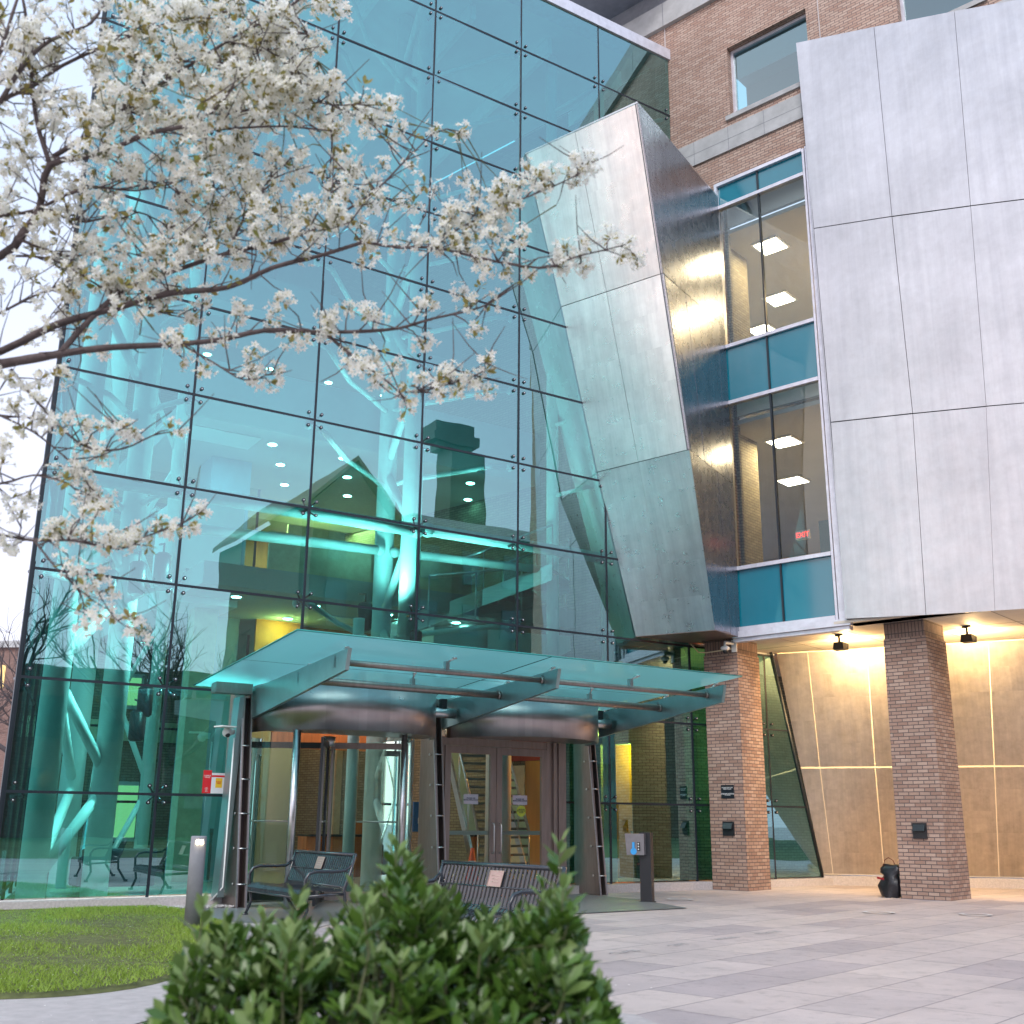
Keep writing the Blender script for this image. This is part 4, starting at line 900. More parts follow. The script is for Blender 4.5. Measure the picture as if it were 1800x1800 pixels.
# ============================================================ CANOPY
cn = thing('glass_canopy', 'entrance canopy of aqua glass sheets on steel fins and rods', 'canopy', G(-15.5, 9.3, 3.4))
def sheetz(n_): return 3.45+(n_+16.6)*(3.68-3.45)/3.2
ts = [5.33, 9.38, 13.3]; ns = [-17.7, -15.45, -13.4]
for i in range(2):
    for k in range(2):
        g = .012; mb = MB()
        mb.slab([(ns[k]+g, ts[i]+g, sheetz(ns[k])), (ns[k+1]-g, ts[i]+g, sheetz(ns[k+1])), (ns[k+1]-g, ts[i+1]-g, sheetz(ns[k+1])), (ns[k]+g, ts[i+1]-g, sheetz(ns[k]))], (0, 0, .018))
        mb.m = [0]+[1]*(len(mb.f)-1); part('glass_sheet', mb, [m_canopy, m_cantop], cn, 'G')
mb = MB(); g = .012
mb.tube([(ns[2]-g+.004, ts[0]+g, sheetz(ns[2])+.009), (ns[2]-g+.004, ts[2]-g, sheetz(ns[2])+.009)], .011, 6); mb.tube([(ns[0]+g, ts[0]+g-.004, sheetz(ns[0])+.009), (ns[2]-g, ts[0]+g-.004, sheetz(ns[2])+.009)], .011, 6)
part('glass_edge', mb, m_edge, cn, 'G')
ft = [6.22, 9.72, 13.15]
for t_ in ft:
    mb = MB(); mb.slab([(-17.35, t_-.03, 2.86), (-13.75, t_-.03, 3.27), (-13.68, t_-.03, 3.56), (-17.35, t_-.03, 3.34)], (0, .06, 0)); part('fin', mb, m_fin, cn, 'G')
for (n_, z_, r_) in ((-14.1, 3.42, .045), (-15.35, 3.30, .06)):
    for i in range(2):
        mb = MB(); mb.tube([(n_, ft[i]+.03, z_), (n_, ft[i+1]-.03, z_)], r_, 14); mb.tube([(n_, ft[i+1]-.08, z_), (n_, ft[i+1]-.031, z_)], r_*1.2, 14); part('rod', mb, m_bronze, cn, 'G')
def clamp(n_, t_, z_, dt):
    mb = MB(); zt = sheetz(n_+.1)-.004
    mb.box(n_-.04, t_-.03, z_-.06, n_+.04, t_+.03, z_+.12, 0); mb.tube([(n_, t_, z_+.1), (n_+.06, t_+dt*.5, (z_+zt)/2+.05), (n_+.1, t_+dt, zt-.02)], .016, 6); mb.tube([(n_+.1, t_+dt, zt-.03), (n_+.1, t_+dt, zt)], .035, 8)
    part('clamp', mb, m_inox, cn, 'G')
for t_ in ft:
    for n_ in (-14.1, -15.4, -16.9): clamp(n_, t_, sheetz(n_)-.24, .1)
for i in range(2):
    tm = (ft[i]+ft[i+1])/2; clamp(-14.1, tm, 3.45, .08); clamp(-15.35, tm+.1, 3.33, -.02)
mb = MB(); mb.box(-17.45, 5.55, 3.24, -17.2, 6.15, 3.42, 0); mb.box(-17.45, 6.27, 3.28, -17.3, 13.0, 3.40, 0); part('header_beam', mb, m_bronze, cn, 'G')
# tapered posts
def ppost(t_, l, full):
    o = thing('canopy_post', l, 'post', G(-17.4, t_, 0), group='tapered canopy posts')
    for s_ in (-1, 1):
        mb = MB(); a = t_+s_*.065; mb.slab([(-17.78, a, .012), (-16.95, a, .012), (-17.3, a, 3.3), (-17.78, a, 3.3)], (0, -s_*.016, 0)); part('side_plate', mb, m_bronze, o, 'G')
        mb = MB(); a = t_+s_*.075; mb.slab([(-16.95, a-.012, .012), (-16.95, a+.012, .012), (-17.3, a+.012, 2.86), (-17.3, a-.012, 2.86)], (.012, 0, 0)); part('front_edge', mb, m_inox, o, 'G')
    mb = MB(); mb.slab([(-17.12, t_-.048, .015), (-17.12, t_+.048, .015), (-17.42, t_+.048, 3.2), (-17.42, t_-.048, 3.2)], (-.01, 0, 0)); part('core', mb, flat('dark_red_core', (.03, .012, .014), .6), o, 'G')
    for i in range(5):
        z_ = .35+i*.52; n_ = -16.93-.35*z_/3; mb = MB(); mb.tube([(n_, t_-.075, z_), (n_, t_+.075, z_)], .012, 6); part('spacer', mb, m_inox, o, 'G')
        mb = MB(); mb.tube([(n_-.18, t_-.085, z_), (n_-.18, t_-.1, z_)], .02, 8); part('bolt', mb, m_inox, o, 'G')
    if full:
        mb = MB(); mb.tube([(-16.75, t_-.5, 3.1), (-16.75, t_+.04, 3.1)], .085, 18); part('tube_lamp', mb, m_inox, o, 'G')
        mb = MB(); mb.box(-16.8, t_-.25, 3.18, -16.7, t_-.15, 3.34); part('tube_hanger', mb, m_black, o, 'G')
    return o
ppost(6.12, 'tapered steel canopy post left of the revolving door', False)
ppost(9.62, 'tapered steel canopy post between the two doors', True)
ppost(13.02, 'tapered steel canopy post right of the double door', True)
mb = MB(); mb.slab([(-17.6, 5.86, .15), (-17.3, 5.86, .15), (-17.3, 5.98, 3.2), (-17.6, 5.98, 3.2)], (0, .1, 0)); q = part('jamb_plate', mb, m_fin, cn, 'G')
# camera and conduit on left post
o = thing('security_camera', 'white dome camera with conduit on the left canopy post', 'security camera', G(-17.3, 5.85, 2.65))
mb = MB(); mb.ball(G(-17.2, 5.78, 2.62), .075, 0, 12, 8); mb.tube([G(-17.25, 5.9, 2.64), G(-17.2, 5.75, 2.66)], .05, 10); mb.box(*(G(-17.25, 5.8, 2.69)), *(G(-16.95, 5.62, 2.71))); part('dome', mb, m_white, o)
mb = MB(); mb.tube([G(-17.28, 5.93, 2.55), G(-17.28, 5.93, .3), G(-17.4, 5.8, .1)], .014, 6); part('conduit', mb, m_white, o)
mb = MB(); mb.ball(G(-17.16, 5.78, 2.58), .04, 0, 10, 6); part('lens', mb, m_black, o)
o = thing('security_camera', 'white dome camera on the corner of the brick pillar', 'security camera', (-11.95, 20.35, 4.9))
mb = MB(); mb.box(-11.98, 20.37, 4.80, -11.86, 20.40, 5.06); part('bracket', mb, m_white, o)
mb = MB(); mb.ball((-12.0, 20.15, 4.86), .10, 0, 14, 8, (1, 1, .55)); mb.tube([(-12.0, 20.15, 4.9), (-12.0, 20.15, 4.98), (-11.93, 20.36, 4.98)], .035, 8); part('housing', mb, m_white, o)
mb = MB(); mb.ball((-12.0, 20.15, 4.80), .055, 0, 10, 8); part('lens', mb, m_black, o)
mb = MB(); mb.tube([(-11.99, 20.38, 4.87), (-12.6, 20.38, 4.85), (-12.75, 20.30, 4.86), (-12.85, 20.15, 5.04)], .014, 6); part('conduit', mb, m_cream, o)

# ============================================================ DOORS
def arcwall(mb, cn_, ct, r, a0, a1, z0, z1, th, seg=36, mi=0):
    vs = []; 
    for i in range(seg+1):
        a = a0+(a1-a0)*i/seg
        for rr in (r, r-th):
            for z_ in (z0, z1): vs.append((cn_+rr*math.cos(a), ct+rr*math.sin(a), z_))
    fs = []
    for i in range(seg):
        b = i*4; c = b+4; fs += [(b, c, c+1, b+1), (b+2, b+3, c+3, c+2), (b+1, c+1, c+3, b+3), (b, b+2, c+2, c)]
    fs += [(0, 1, 3, 2), (seg*4, seg*4+2, seg*4+3, seg*4+1)]; mb.add(vs, fs, mi, True)
def arcsheet(mb, cn_, ct, r_, a0, a1, z0, z1, seg=24):
    vs = []
    for i in range(seg+1):
        a = a0+(a1-a0)*i/seg; vs += [(cn_+r_*math.cos(a), ct+r_*math.sin(a), z0), (cn_+r_*math.cos(a), ct+r_*math.sin(a), z1)]
    mb.add(vs, [(2*i, 2*i+2, 2*i+3, 2*i+1) for i in range(seg)], 0, True)
rd = thing('revolving_door', 'glazed revolving door under a curved bronze steel drum', 'revolving door', G(-17.5, 7.65, 0))
mb = MB(); arcwall(mb, -17.5, 7.85, 1.62, R(-88), R(78), 2.66, 3.42, .05); part('drum', mb, m_drum, rd, 'G')
mb = MB(); s_ = 40; mb.add([(-17.5+1.6*math.cos(a), 7.85+1.6*math.sin(a), 2.70) for a in [R(-90+180*i/s_) for i in range(s_+1)]], [tuple(range(s_+1))[::-1]])
part('drum_ceiling', mb, m_bronze, rd, 'G')
mb = MB(); arcsheet(mb, -17.5, 7.65, 1.42, R(-150), R(-44), .03, 2.66); arcsheet(mb, -17.5, 7.65, 1.42, R(36), R(150), .03, 2.66); part('curved_glass', mb, m_gin, rd, 'G')
mb = MB()
for a, r_ in ((-44, .06), (36, .045), (88, .045), (-92, .035)): mb.tube([(-17.5+1.42*math.cos(R(a)), 7.65+1.42*math.sin(R(a)), .02), (-17.5+1.42*math.cos(R(a)), 7.65+1.42*math.sin(R(a)), 2.66)], r_, 10)
part('posts', mb, m_inox, rd, 'G')
mb = MB(); mb.tube([(-17.5, 7.65, .02), (-17.5, 7.65, 2.66)], .028, 10); mb.tube([(-17.5, 7.65, 2.5), (-17.5, 7.65, 2.66)], .11, 12); part('centre_pole', mb, m_inox, rd, 'G')
for a in (62, 152, 242, 332):
    a = R(a); c_, s_ = math.cos(a), math.sin(a); mb = MB(); P_ = lambda r_, z_, w: (-17.5+r_*c_-w*s_, 7.65+r_*s_+w*c_, z_)
    def bar(r0, r1, z0, z1): mb.hexa([P_(r0, z0, -.02), P_(r1, z0, -.02), P_(r1, z0, .02), P_(r0, z0, .02)], [P_(r0, z1, -.02), P_(r1, z1, -.02), P_(r1, z1, .02), P_(r0, z1, .02)])
    bar(.05, 1.34, 2.46, 2.56); bar(.05, 1.34, .05, .18); bar(1.28, 1.34, .18, 2.46); bar(.05, .09, .18, 2.46)
    w = part('wing', mb, m_black if a > 3 else m_bronze, rd, 'G')
    mb = MB(); mb.add([P_(.09, .18, 0), P_(1.28, .18, 0), P_(1.28, 2.46, 0), P_(.09, 2.46, 0)], [(0, 1, 2, 3)]); part('wing_glass', mb, m_gin, w, 'G')
    mb = MB(); mb.tube([P_(.5, 1.28, .05), P_(1.2, 1.28, .05)], .014, 6); part('push_bar', mb, m_inox, w, 'G')
dd = thing('double_door', 'bronze steel double door with pull handles under a curved steel fascia', 'door', G(-17.4, 11, 0))
mb = MB(); arcwall(mb, -17.5, 11.35, 1.60, R(-80), R(84), 2.72, 3.42, .05); part('drum', mb, m_drum, dd, 'G')
mb = MB(); s_ = 40; mb.add([(-17.5+1.58*math.cos(a), 11.35+1.58*math.sin(a), 2.76) for a in [R(-90+180*i/s_) for i in range(s_+1)]], [tuple(range(s_+1))[::-1]]); part('drum_ceiling', mb, m_bronze, dd, 'G')
n_ = -17.4
mb = MB(); mb.box(n_-.08, 9.72, .02, n_, 9.84, 2.75); mb.box(n_-.08, 12.06, .02, n_, 12.14, 2.75); mb.box(n_-.08, 12.2, .02, n_+.02, 12.27, 2.75); mb.box(n_-.08, 12.33, .02, n_, 12.5, 2.75); mb.box(n_-.1, 9.84, 2.62, n_-.01, 12.06, 2.75); mb.box(n_-.09, 12.14, .02, n_-.03, 12.33, 2.75)
part('door_frame', mb, m_bronze, dd, 'G')
for (t0, t1, hs_) in ((9.85, 10.925, 1), (10.935, 12.05, -1)):
    w = .12; mb = MB(); mb.box(n_-.05, t0, .03, n_+.012, t0+w, 2.61); mb.box(n_-.05, t1-w, .03, n_+.012, t1, 2.61); mb.box(n_-.05, t0+w, 2.48, n_+.012, t1-w, 2.61); mb.box(n_-.05, t0+w, .03, n_+.012, t1-w, .3)
    lf = part('door_leaf', mb, m_bronze, dd, 'G')
    mb = MB(); mb.add([(n_-.02, t0+w, .3), (n_-.02, t1-w, .3), (n_-.02, t1-w, 2.48), (n_-.02, t0+w, 2.48)], [(0, 1, 2, 3)]); part('glass', mb, m_gin, lf, 'G')
    mb = MB(); mb.box(n_-.09, t0+w, 1.07, n_-.05, t1-w, 1.14); part('panic_bar', mb, m_inox, lf, 'G')
    tt_ = t1-.07 if hs_ == 1 else t0+.07
    mb = MB(); mb.tube([(n_+.01, tt_, 1.27), (n_+.06, tt_, 1.27), (n_+.08, tt_, 1.22), (n_+.08, tt_, .8), (n_+.06, tt_, .76), (n_+.01, tt_, .76)], .013, 8); part('pull_handle', mb, m_inox, lf, 'G')
for (a, b, l) in ((10.26, 10.56, 'grey notice on the left leaf of the double door'), (11.30, 11.62, 'grey notice on the right leaf of the double door')):
    o = thing('door_notice', l, 'sign', G(n_, (a+b)/2, 1.69), group='notices on the double door')
    mb = MB(); mb.box(n_-.015, a, 1.60, n_-.01, b, 1.77); part('plate', mb, m_sgn_g, o, 'G')
    text_part('lettering', 'PLEASE USE\nREVOLVING DOOR', .036, m_txt_k, o, G(n_-.008, (a+b)/2, 1.685), GD, upv)
o = thing('round_sticker', 'round lime sticker below the notice on the right door leaf', 'sticker', G(n_, 11.49, 1.5))
mb = MB(); mb.tube([(n_-.016, 11.49, 1.49), (n_-.012, 11.49, 1.49)], .1, 24); part('disc', mb, m_stk, o, 'G')
text_part('lettering', 'CAUTION\nAUTOMATIC\nDOOR', .033, m_txt_k, o, G(n_-.011, 11.49, 1.49), GD, upv)
# poster on glass
o = thing('glass_poster', 'red white and yellow poster stuck on the glass left of the canopy post', 'poster', G(N0, 6, 1.88))
mb = MB(); mb.box(N0+.004, 5.66, 1.70, N0+.008, 5.80, 2.06, 0); mb.box(N0+.004, 5.80, 1.70, N0+.007, 6.02, 2.02, 1); mb.box(N0+.0071, 5.80, 1.955, N0+.008, 6.02, 1.985, 0); mb.box(N0+.0071, 5.87, 1.79, N0+.008, 5.98, 1.94, 2)
part('sheet', mb, [m_posr, m_posw, m_posy], o, 'G')
text_part('lettering', 'CAMPUS\nNEWS', .03, m_txt_w, o, G(N0+.009, 5.73, 1.96), GD, upv, depth=.001)
text_part('lettering', 'EVENT\nFREE', .03, m_posr, o, G(N0+.009, 5.925, 1.87), GD, upv, depth=.001)
text_part('lettering', 'visit\nfollow\nlike\nshare', .022, m_txt_w, o, G(N0+.009, 5.73, 1.76), GD, upv, depth=.001)

# ============================================================ BUTTON POST
o = thing('button_post', 'black post carrying a steel button box with a blue label', 'button post', (-11.42, 16.27, 0), R(18))
mb = MB(); mb.box(-.10, -.08, 0, .10, .08, 1.14); mb.box(-.12, -.1, 0, .12, .1, .015); part('post', mb, m_black, o, 'L')
mb = MB(); mb.hexa([(-.30, -.17, .77), (.02, -.20, .77), (.02, -.082, .77), (-.30, -.082, .77)], [(-.33, -.17, 1.12), (.02, -.20, 1.12), (.02, -.082, 1.12), (-.33, -.082, 1.12)]); part('box', mb, mat('box_steel', (.26, .25, .27), .4, metal=.7), o, 'L')
mb = MB(); mb.tube([(-.17, -.186, .83), (-.17, -.193, .83)], .055, 18); part('blue_label', mb, m_bl, o, 'L')
mb = MB(); mb.box(-.10, -.205, .84, -.05, -.192, .98); part('button_strip', mb, m_black, o, 'L')
for z_ in (.865, .91, .955): mb = MB(); mb.tube([(-.075, -.203, z_), (-.075, -.215, z_)], .012, 8); part('button', mb, m_txt_w, o, 'L')
mb = MB(); mb.box(-.19, -.2, .88, -.15, -.188, .98); part('badge_reader', mb, m_bl, o, 'L')

# ============================================================ BAG
o = thing('black_bag', 'black plastic carrier bag leaning against the brick pillar', 'bag', (-9.08, 20.75, 0))
mb = MB(); lv_ = [(0, .16, .13), (.05, .18, .14), (.2, .20, .14), (.3, .19, .12), (.38, .15, .10), (.45, .19, .10), (.52, .20, .07), (.58, .17, .05)]; sg = 18; vs = []; fs = []
for j, (z_, rx, ry) in enumerate(lv_):
    for k in range(sg):
        a = 2*math.pi*k/sg; q = 1+.13*math.sin(3*a+j*1.7)+.08*math.sin(7*a+j*2.1)+(.16 if (j in (2, 5) and math.cos(a-2.9) > .6) else 0); vs.append((-9.09+.02*j*.5+rx*math.cos(a)*q, 20.78+ry*math.sin(a)*q, z_+.018*math.sin(5*a+j)))
for j in range(len(lv_)-1): fs += [(j*sg+k, j*sg+(k+1) % sg, (j+1)*sg+(k+1) % sg, (j+1)*sg+k) for k in range(sg)]
fs.append(tuple((len(lv_)-1)*sg+k for k in range(sg))); mb.add(vs, fs, 0, True); part('sack', mb, m_bag, o)
mb = MB(); mb.tube([(-9.18+.0, 20.76, .55), (-9.15, 20.76, .66), (-9.07, 20.76, .71), (-8.98, 20.76, .66), (-8.95, 20.76, .57)], .008, 6); part('handle', mb, flat('brown_cord', (.18, .05, .03)), o)
mb = MB(); mb.slab([(-9.26, 20.62, .33), (-9.12, 20.60, .31), (-9.12, 20.60, .345), (-9.26, 20.62, .37)], (0, .01, 0)); part('red_tab', mb, flat('tab_red', (.3, .01, .02)), o)

# ============================================================ BENCHES
def bench(label):
    o = thing('metal_bench', label, 'bench', (-12.64, 9.82, 0), R(-15), group='black slatted benches'); L = 2.0
    prof = [(-.36, .33), (-.375, .385), (-.34, .43), (-.26, .442), (-.1, .425), (.06, .41), (.17, .42), (.215, .46), (.245, .55), (.29, .70), (.335, .84)]
    mb = MB(); n_ = 30
    for i in range(n_):
        x = -L/2+.05+(L-.1)*i/(n_-1); w = .017
        for (a, b) in zip(prof[:-1], prof[1:]):
            d = Vector((0, b[0]-a[0], b[1]-a[1])); nn = Vector((0, -d.z, d.y)).normalized()*.006
            A = Vector((0, *a)); B = Vector((0, *b)); mb.hexa([Vector((x-w, 0, 0))+A-nn, Vector((x+w, 0, 0))+A-nn, Vector((x+w, 0, 0))+A+nn, Vector((x-w, 0, 0))+A+nn], [Vector((x-w, 0, 0))+B-nn, Vector((x+w, 0, 0))+B-nn, Vector((x+w, 0, 0))+B+nn, Vector((x-w, 0, 0))+B+nn])
    k = [i for i in range(len(mb.f))]
    seat = part('slats', mb, m_bench, o, 'L')
    mb = MB(); mb.tube([(-L/2, .34, .86), (L/2, .34, .86)], .026, 10); mb.tube([(-L/2, -.355, .335), (L/2, -.355, .335)], .018, 8); mb.tube([(-L/2, .22, .46), (L/2, .22, .46)], .016, 8); mb.tube([(-L/2, .275, .65), (L/2, .275, .65)], .012, 8); part('rails', mb, m_bench, o, 'L')
    for s_ in (-1, 1):
        x = s_*L/2; mb = MB()
        mb.tube([(x, .40, .0), (x, .22, .25), (x, .20, .44), (x, .25, .56), (x, .34, .88)], .024, 8)
        mb.tube([(x, -.38, 0), (x, -.30, .2), (x, -.34, .42), (x, -.35, .56), (x, -.30, .64), (x, -.2, .665), (x, .05, .66), (x, .2, .67), (x, .29, .74)], .022, 8)
        mb.tube([(x, -.33, .36), (x, .2, .38)], .02, 8); mb.tube([(x, -.42, .015), (x, -.34, .015)], .03, 8); mb.tube([(x, .36, .015), (x, .44, .015)], .03, 8)
        part('end_frame', mb, m_bench, o, 'L')
    mb = MB(); a = Vector((0, .268, .66)); b = Vector((0, .318, .81)); mb.slab([a+Vector((-.11, -.012, 0)), a+Vector((.11, -.012, 0)), b+Vector((.11, -.012, 0)), b+Vector((-.11, -.012, 0))], (0, -.006, .002)); pq = part('plaque', mb, m_plaque, o, 'L')
    mb = MB(); q = [a+Vector((-.11, -.02, 0)), a+Vector((.11, -.02, 0)), b+Vector((.11, -.02, 0)), b+Vector((-.11, -.02, 0))]; mb.tube(q+[q[0]], .004, 5)
    for i, w in enumerate((.07, .05, .06)): c_ = a.lerp(b, .7-i*.2)+Vector((0, -.02, 0)); mb.tube([c_-Vector((w, 0, 0)), c_+Vector((w, 0, 0))], .0035, 4)
    part('plaque_rim', mb, flat('brass_rim', (.62, .50, .42)), o, 'L')
    return o
b1 = bench('black slatted bench with arms before the revolving door')
copytree(b1, (-8.1, 8.5, 0), R(-9), 'black slatted bench behind the bush before the double door')

# ============================================================ BOLLARD
o = thing('bollard_light', 'grey cylindrical bollard light with a small lit slot on the lawn edge', 'bollard', (-12.36, 8.0, 0))
mb = MB(); mb.tube([(-12.36, 8.0, 0), (-12.36, 8.0, 1.085), (-12.36, 8.0, 1.1)], [.095, .095, .088], 32); part('shaft', mb, m_grey, o)
mb = MB(); d = Vector((.82, -.35, 0)).normalized(); c_ = Vector((-12.36, 8.0, 1.03))+d*.088; sd = Vector((-d.y, d.x, 0))
mb.slab([c_-sd*.04-upv*.022, c_+sd*.04-upv*.022, c_+sd*.04+upv*.022, c_-sd*.04+upv*.022], d*.012); part('lamp_slot', mb, m_lamp, o)

# ============================================================ DISTANT LEFT
fb = thing('distant_building', 'distant red brick building left of the glass corner', 'building', (-120, 60, 0))
mb = MB(); A = at(-260, 1445, 95); B = at(62, 1445, 88); A.z = 0; B.z = 0
d = (B-A).normalized(); nb = Vector((d.y, -d.x, 0)); zt = 13.5
mb.slab([A, B, B-nb*12, A-nb*12], (0, 0, zt)); part('wall', mb, m_far, fb)
L = (B-A).length
for i in range(int(L/2.6)):
    for k in range(4):
        if random.random() < .12: continue
        p = A+d*(1.0+i*2.6)+nb*.03+upv*(1.2+k*3.1); mb = MB(); mb.slab([p, p+d*1.2, p+d*1.2+upv*1.7, p+upv*1.7], nb*.04); part('window', mb, m_litwin if random.random() < .14 else m_win, fb)
mb = MB(); mb.slab([A-d*.3+nb*.3+upv*zt, B+d*.3+nb*.3+upv*zt, B+d*.3-nb*12+upv*zt, A-d*.3-nb*12+upv*zt], (0, 0, .5)); part('roof', mb, m_stone, fb)

def grow(mb, p, d, L, r, lvl, rnd, spread=.5, up=.12):
    n_ = 4; pts = [p]; dd_ = d.normalized()
    for i in range(n_):
        dd_ = (dd_+Vector((rnd.gauss(0, .12), rnd.gauss(0, .12), rnd.gauss(0, .08)+up*.3))).normalized(); pts.append(pts[-1]+dd_*L/n_)
    mb.tube(pts, r, 5 if lvl > 1 else 3, caps=False, r2=r*.55)
    if lvl == 0: return
    for i in range(3 if lvl > 1 else 4):
        q = pts[rnd.randint(1, n_)]; v = (dd_+Vector((rnd.gauss(0, spread), rnd.gauss(0, spread), rnd.gauss(0, spread*.6)+up))).normalized()
        grow(mb, q, v, L*rnd.uniform(.55, .8), r*.55, lvl-1, rnd, spread, up)
def bare_tree(p, h, label, seed):
    rnd = random.Random(seed); o = thing('bare_tree', label, 'tree', p); mb = MB(); top = Vector(p)+upv*h*.35
    mb.tube([p, Vector(p)+upv*h*.18+Vector((.1, .1, 0)), top], h*.022, 8, r2=h*.016); part('trunk', mb, m_bark, o)
    mb = MB()
    for i in range(6): grow(mb, top-upv*h*.05*i/3, Vector((rnd.gauss(0, .5), rnd.gauss(0, .5), .9)), h*.30, h*.010, 4, rnd)
    part('crown', mb, m_twigfar, o, uv=False)
p = at(8, 1450, 52); p.z = 0; bare_tree(p, 11.5, 'bare tree in front of the distant brick building', 3)
p = at(-120, 1450, 60); p.z = 0; bare_tree(p, 12, 'bare tree at the far left beyond the picture edge', 5)
# things across the plaza, seen mirrored in the glass
for (n_, t_, h, sd_, l) in ((12, 7, 12.5, 11, 'bare tree across the plaza mirrored over the left panes'), (16, 14, 13, 12, 'bare tree across the plaza mirrored left of the canopy'), (20, 1, 12, 13, 'bare tree across the plaza behind the others'), (18, 20.5, 11, 14, 'bare tree across the plaza next to the tall brick house')):
    x, y, _z = G(n_, t_, 0)
    bare_tree((x, y, 0), h, l, sd_)
ob = thing('chimney_house', 'tall brick house with a chimney across the plaza, mirrored in the glass', 'house', G(26, 30, 0))
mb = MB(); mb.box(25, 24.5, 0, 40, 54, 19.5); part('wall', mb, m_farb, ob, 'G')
mb = MB(); mb.slab([(24.6, 24.1, 19.5), (40.4, 24.1, 19.5), (40.4, 27.6, 23.2), (24.6, 27.6, 23.2)], (0, 0, .3)); mb.slab([(24.6, 27.6, 23.2), (40.4, 27.6, 23.2), (40.4, 31.0, 19.6), (24.6, 31.0, 19.6)], (0, 0, .3)); mb.slab([(25.2, 24.4, 19.5), (25.2, 30.7, 19.5), (25.2, 27.6, 23.1)], (.3, 0, 0)); part('gable_roof', mb, m_far, ob, 'G')
mb = MB(); mb.box(24.5, 31.5, 19.5, 41, 54, 20.3); part('cornice', mb, m_stone, ob, 'G')
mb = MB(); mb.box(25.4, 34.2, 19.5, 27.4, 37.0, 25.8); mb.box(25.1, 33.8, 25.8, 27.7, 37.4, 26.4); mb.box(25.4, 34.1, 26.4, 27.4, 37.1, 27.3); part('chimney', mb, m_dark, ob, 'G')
for i in range(9):
    for k in range(5):
        mb = MB(); mb.box(24.9, 25.6+i*3.1, 1.6+k*3.7, 25.0, 26.9+i*3.1, 3.9+k*3.7); part('window', mb, m_win, ob, 'G')
ob = thing('low_wing', 'long low brick wing across the plaza, mirrored in the bottom of the glass', 'building', G(28, 0, 0))
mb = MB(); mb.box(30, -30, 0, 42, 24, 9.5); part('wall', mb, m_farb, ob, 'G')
for i in range(17):
    for k in range(2): mb = MB(); mb.box(29.92, -29+i*3.1, 1.5+k*4, 30.0, -27.6+i*3.1, 3.8+k*4); part('window', mb, m_win, ob, 'G')

# ============================================================ BUSH
leafT = np.array([(0, 0, 0), (.17, .34, .03), (.225, .66, .05), (0, 1, 0), (-.225, .66, .05), (-.17, .34, .03), (0, .5, -.04)])
leafF = np.array([(0, 1, 6), (1, 2, 6), (2, 3, 6), (3, 4, 6), (4, 5, 6), (5, 0, 6)])
def leaves(P, D, U, size):
    n_ = len(P); D = D/np.linalg.norm(D, axis=1, keepdims=True); Sd = np.cross(D, U); Sd /= np.linalg.norm(Sd, axis=1, keepdims=True)+1e-9; Up = np.cross(Sd, D)
    V = P[:, None, :]+size[:, None, None]*(leafT[None, :, 0:1]*Sd[:, None, :]+leafT[None, :, 1:2]*D[:, None, :]+leafT[None, :, 2:3]*Up[:, None, :])
    F = (np.arange(n_)[:, None, None]*7+leafF[None]).reshape(-1, 3); return V.reshape(-1, 3), F
bc = np.array([-2.03, 1.86]); sx = np.array([right.x, right.y]); sy = np.array([look.x, look.y])
bu = thing('laurel_bush', 'glossy green laurel bush in the foreground hiding part of the benches', 'bush', (bc[0], bc[1], 0))
topx = [(-.60, .60), (-.50, .86), (-.42, 1.04), (-.33, .99), (-.23, 1.03), (-.15, 1.0), (-.06, 1.07), (.02, 1.17), (.10, 1.10), (.18, 1.03), (.26, 1.03), (.34, 1.07), (.385, 1.12), (.43, 1.0), (.50, .87), (.56, .64)]
def hgt(u): return float(np.interp(u, [a for a, b in topx], [b for a, b in topx]))
LP, LD, LU, LS, LM = [], [], [], [], []; stem = MB()
def shoot(base, tip, young):
    base = np.array(base, float); tip = np.array(tip, float); d = tip-base; L = np.linalg.norm(d); d /= L
    stem.tube([Vector(base), Vector(base*.5+tip*.5+rng.normal(0, .012, 3)), Vector(tip)], .0035, 4, caps=False, r2=.0018)
    nl = int(rng.integers(11, 16)); a0 = rng.uniform(0, 6.28); e1 = np.cross(d, [0.3, .2, 1]); e1 /= np.linalg.norm(e1); e2 = np.cross(d, e1)
    for i in range(nl):
        f = 1-(i/nl)**1.25*.72; a = a0+i*2.4; rad = e1*math.cos(a)+e2*math.sin(a); el = .35+.95*(1-f)+rng.uniform(-.15, .15) if True else 0
        ld = d*math.cos(min(el+.25, 1.5))+rad*math.sin(min(el+.25, 1.5)); ld += np.array([0, 0, -.15*(1-f)])
        LP.append(base+(tip-base)*f+rad*.003); LD.append(ld); LU.append(d+rng.normal(0, .12, 3)); LS.append(rng.uniform(.048, .074)*(.75 if i < 4 else 1)); LM.append(1 if (young and i < 6) or rng.random() < .05 else 0)
for i in range(680):
    u = rng.uniform(-.56, .56); dp = rng.uniform(-.42, .42); hh = hgt(u)*(1-.22*(dp/.42)**2)
    if i > 430: hh *= rng.uniform(.25, .92)
    if i > 430: dp = rng.uniform(-.5, -.1) if rng.random() < .8 else dp
    x, y = bc+sx*u+sy*dp; tip = np.array([x, y, hh+rng.normal(0, .02)])
    out = np.array([sx[0]*u*.9+sy[0]*dp*.9, sx[1]*u*.9+sy[1]*dp*.9, .55+rng.uniform(0, .5) if i < 430 else rng.uniform(-.05, .5)]); out /= np.linalg.norm(out)
    L = rng.uniform(.10, .19); shoot(tip-out*L, tip, rng.random() < .35)
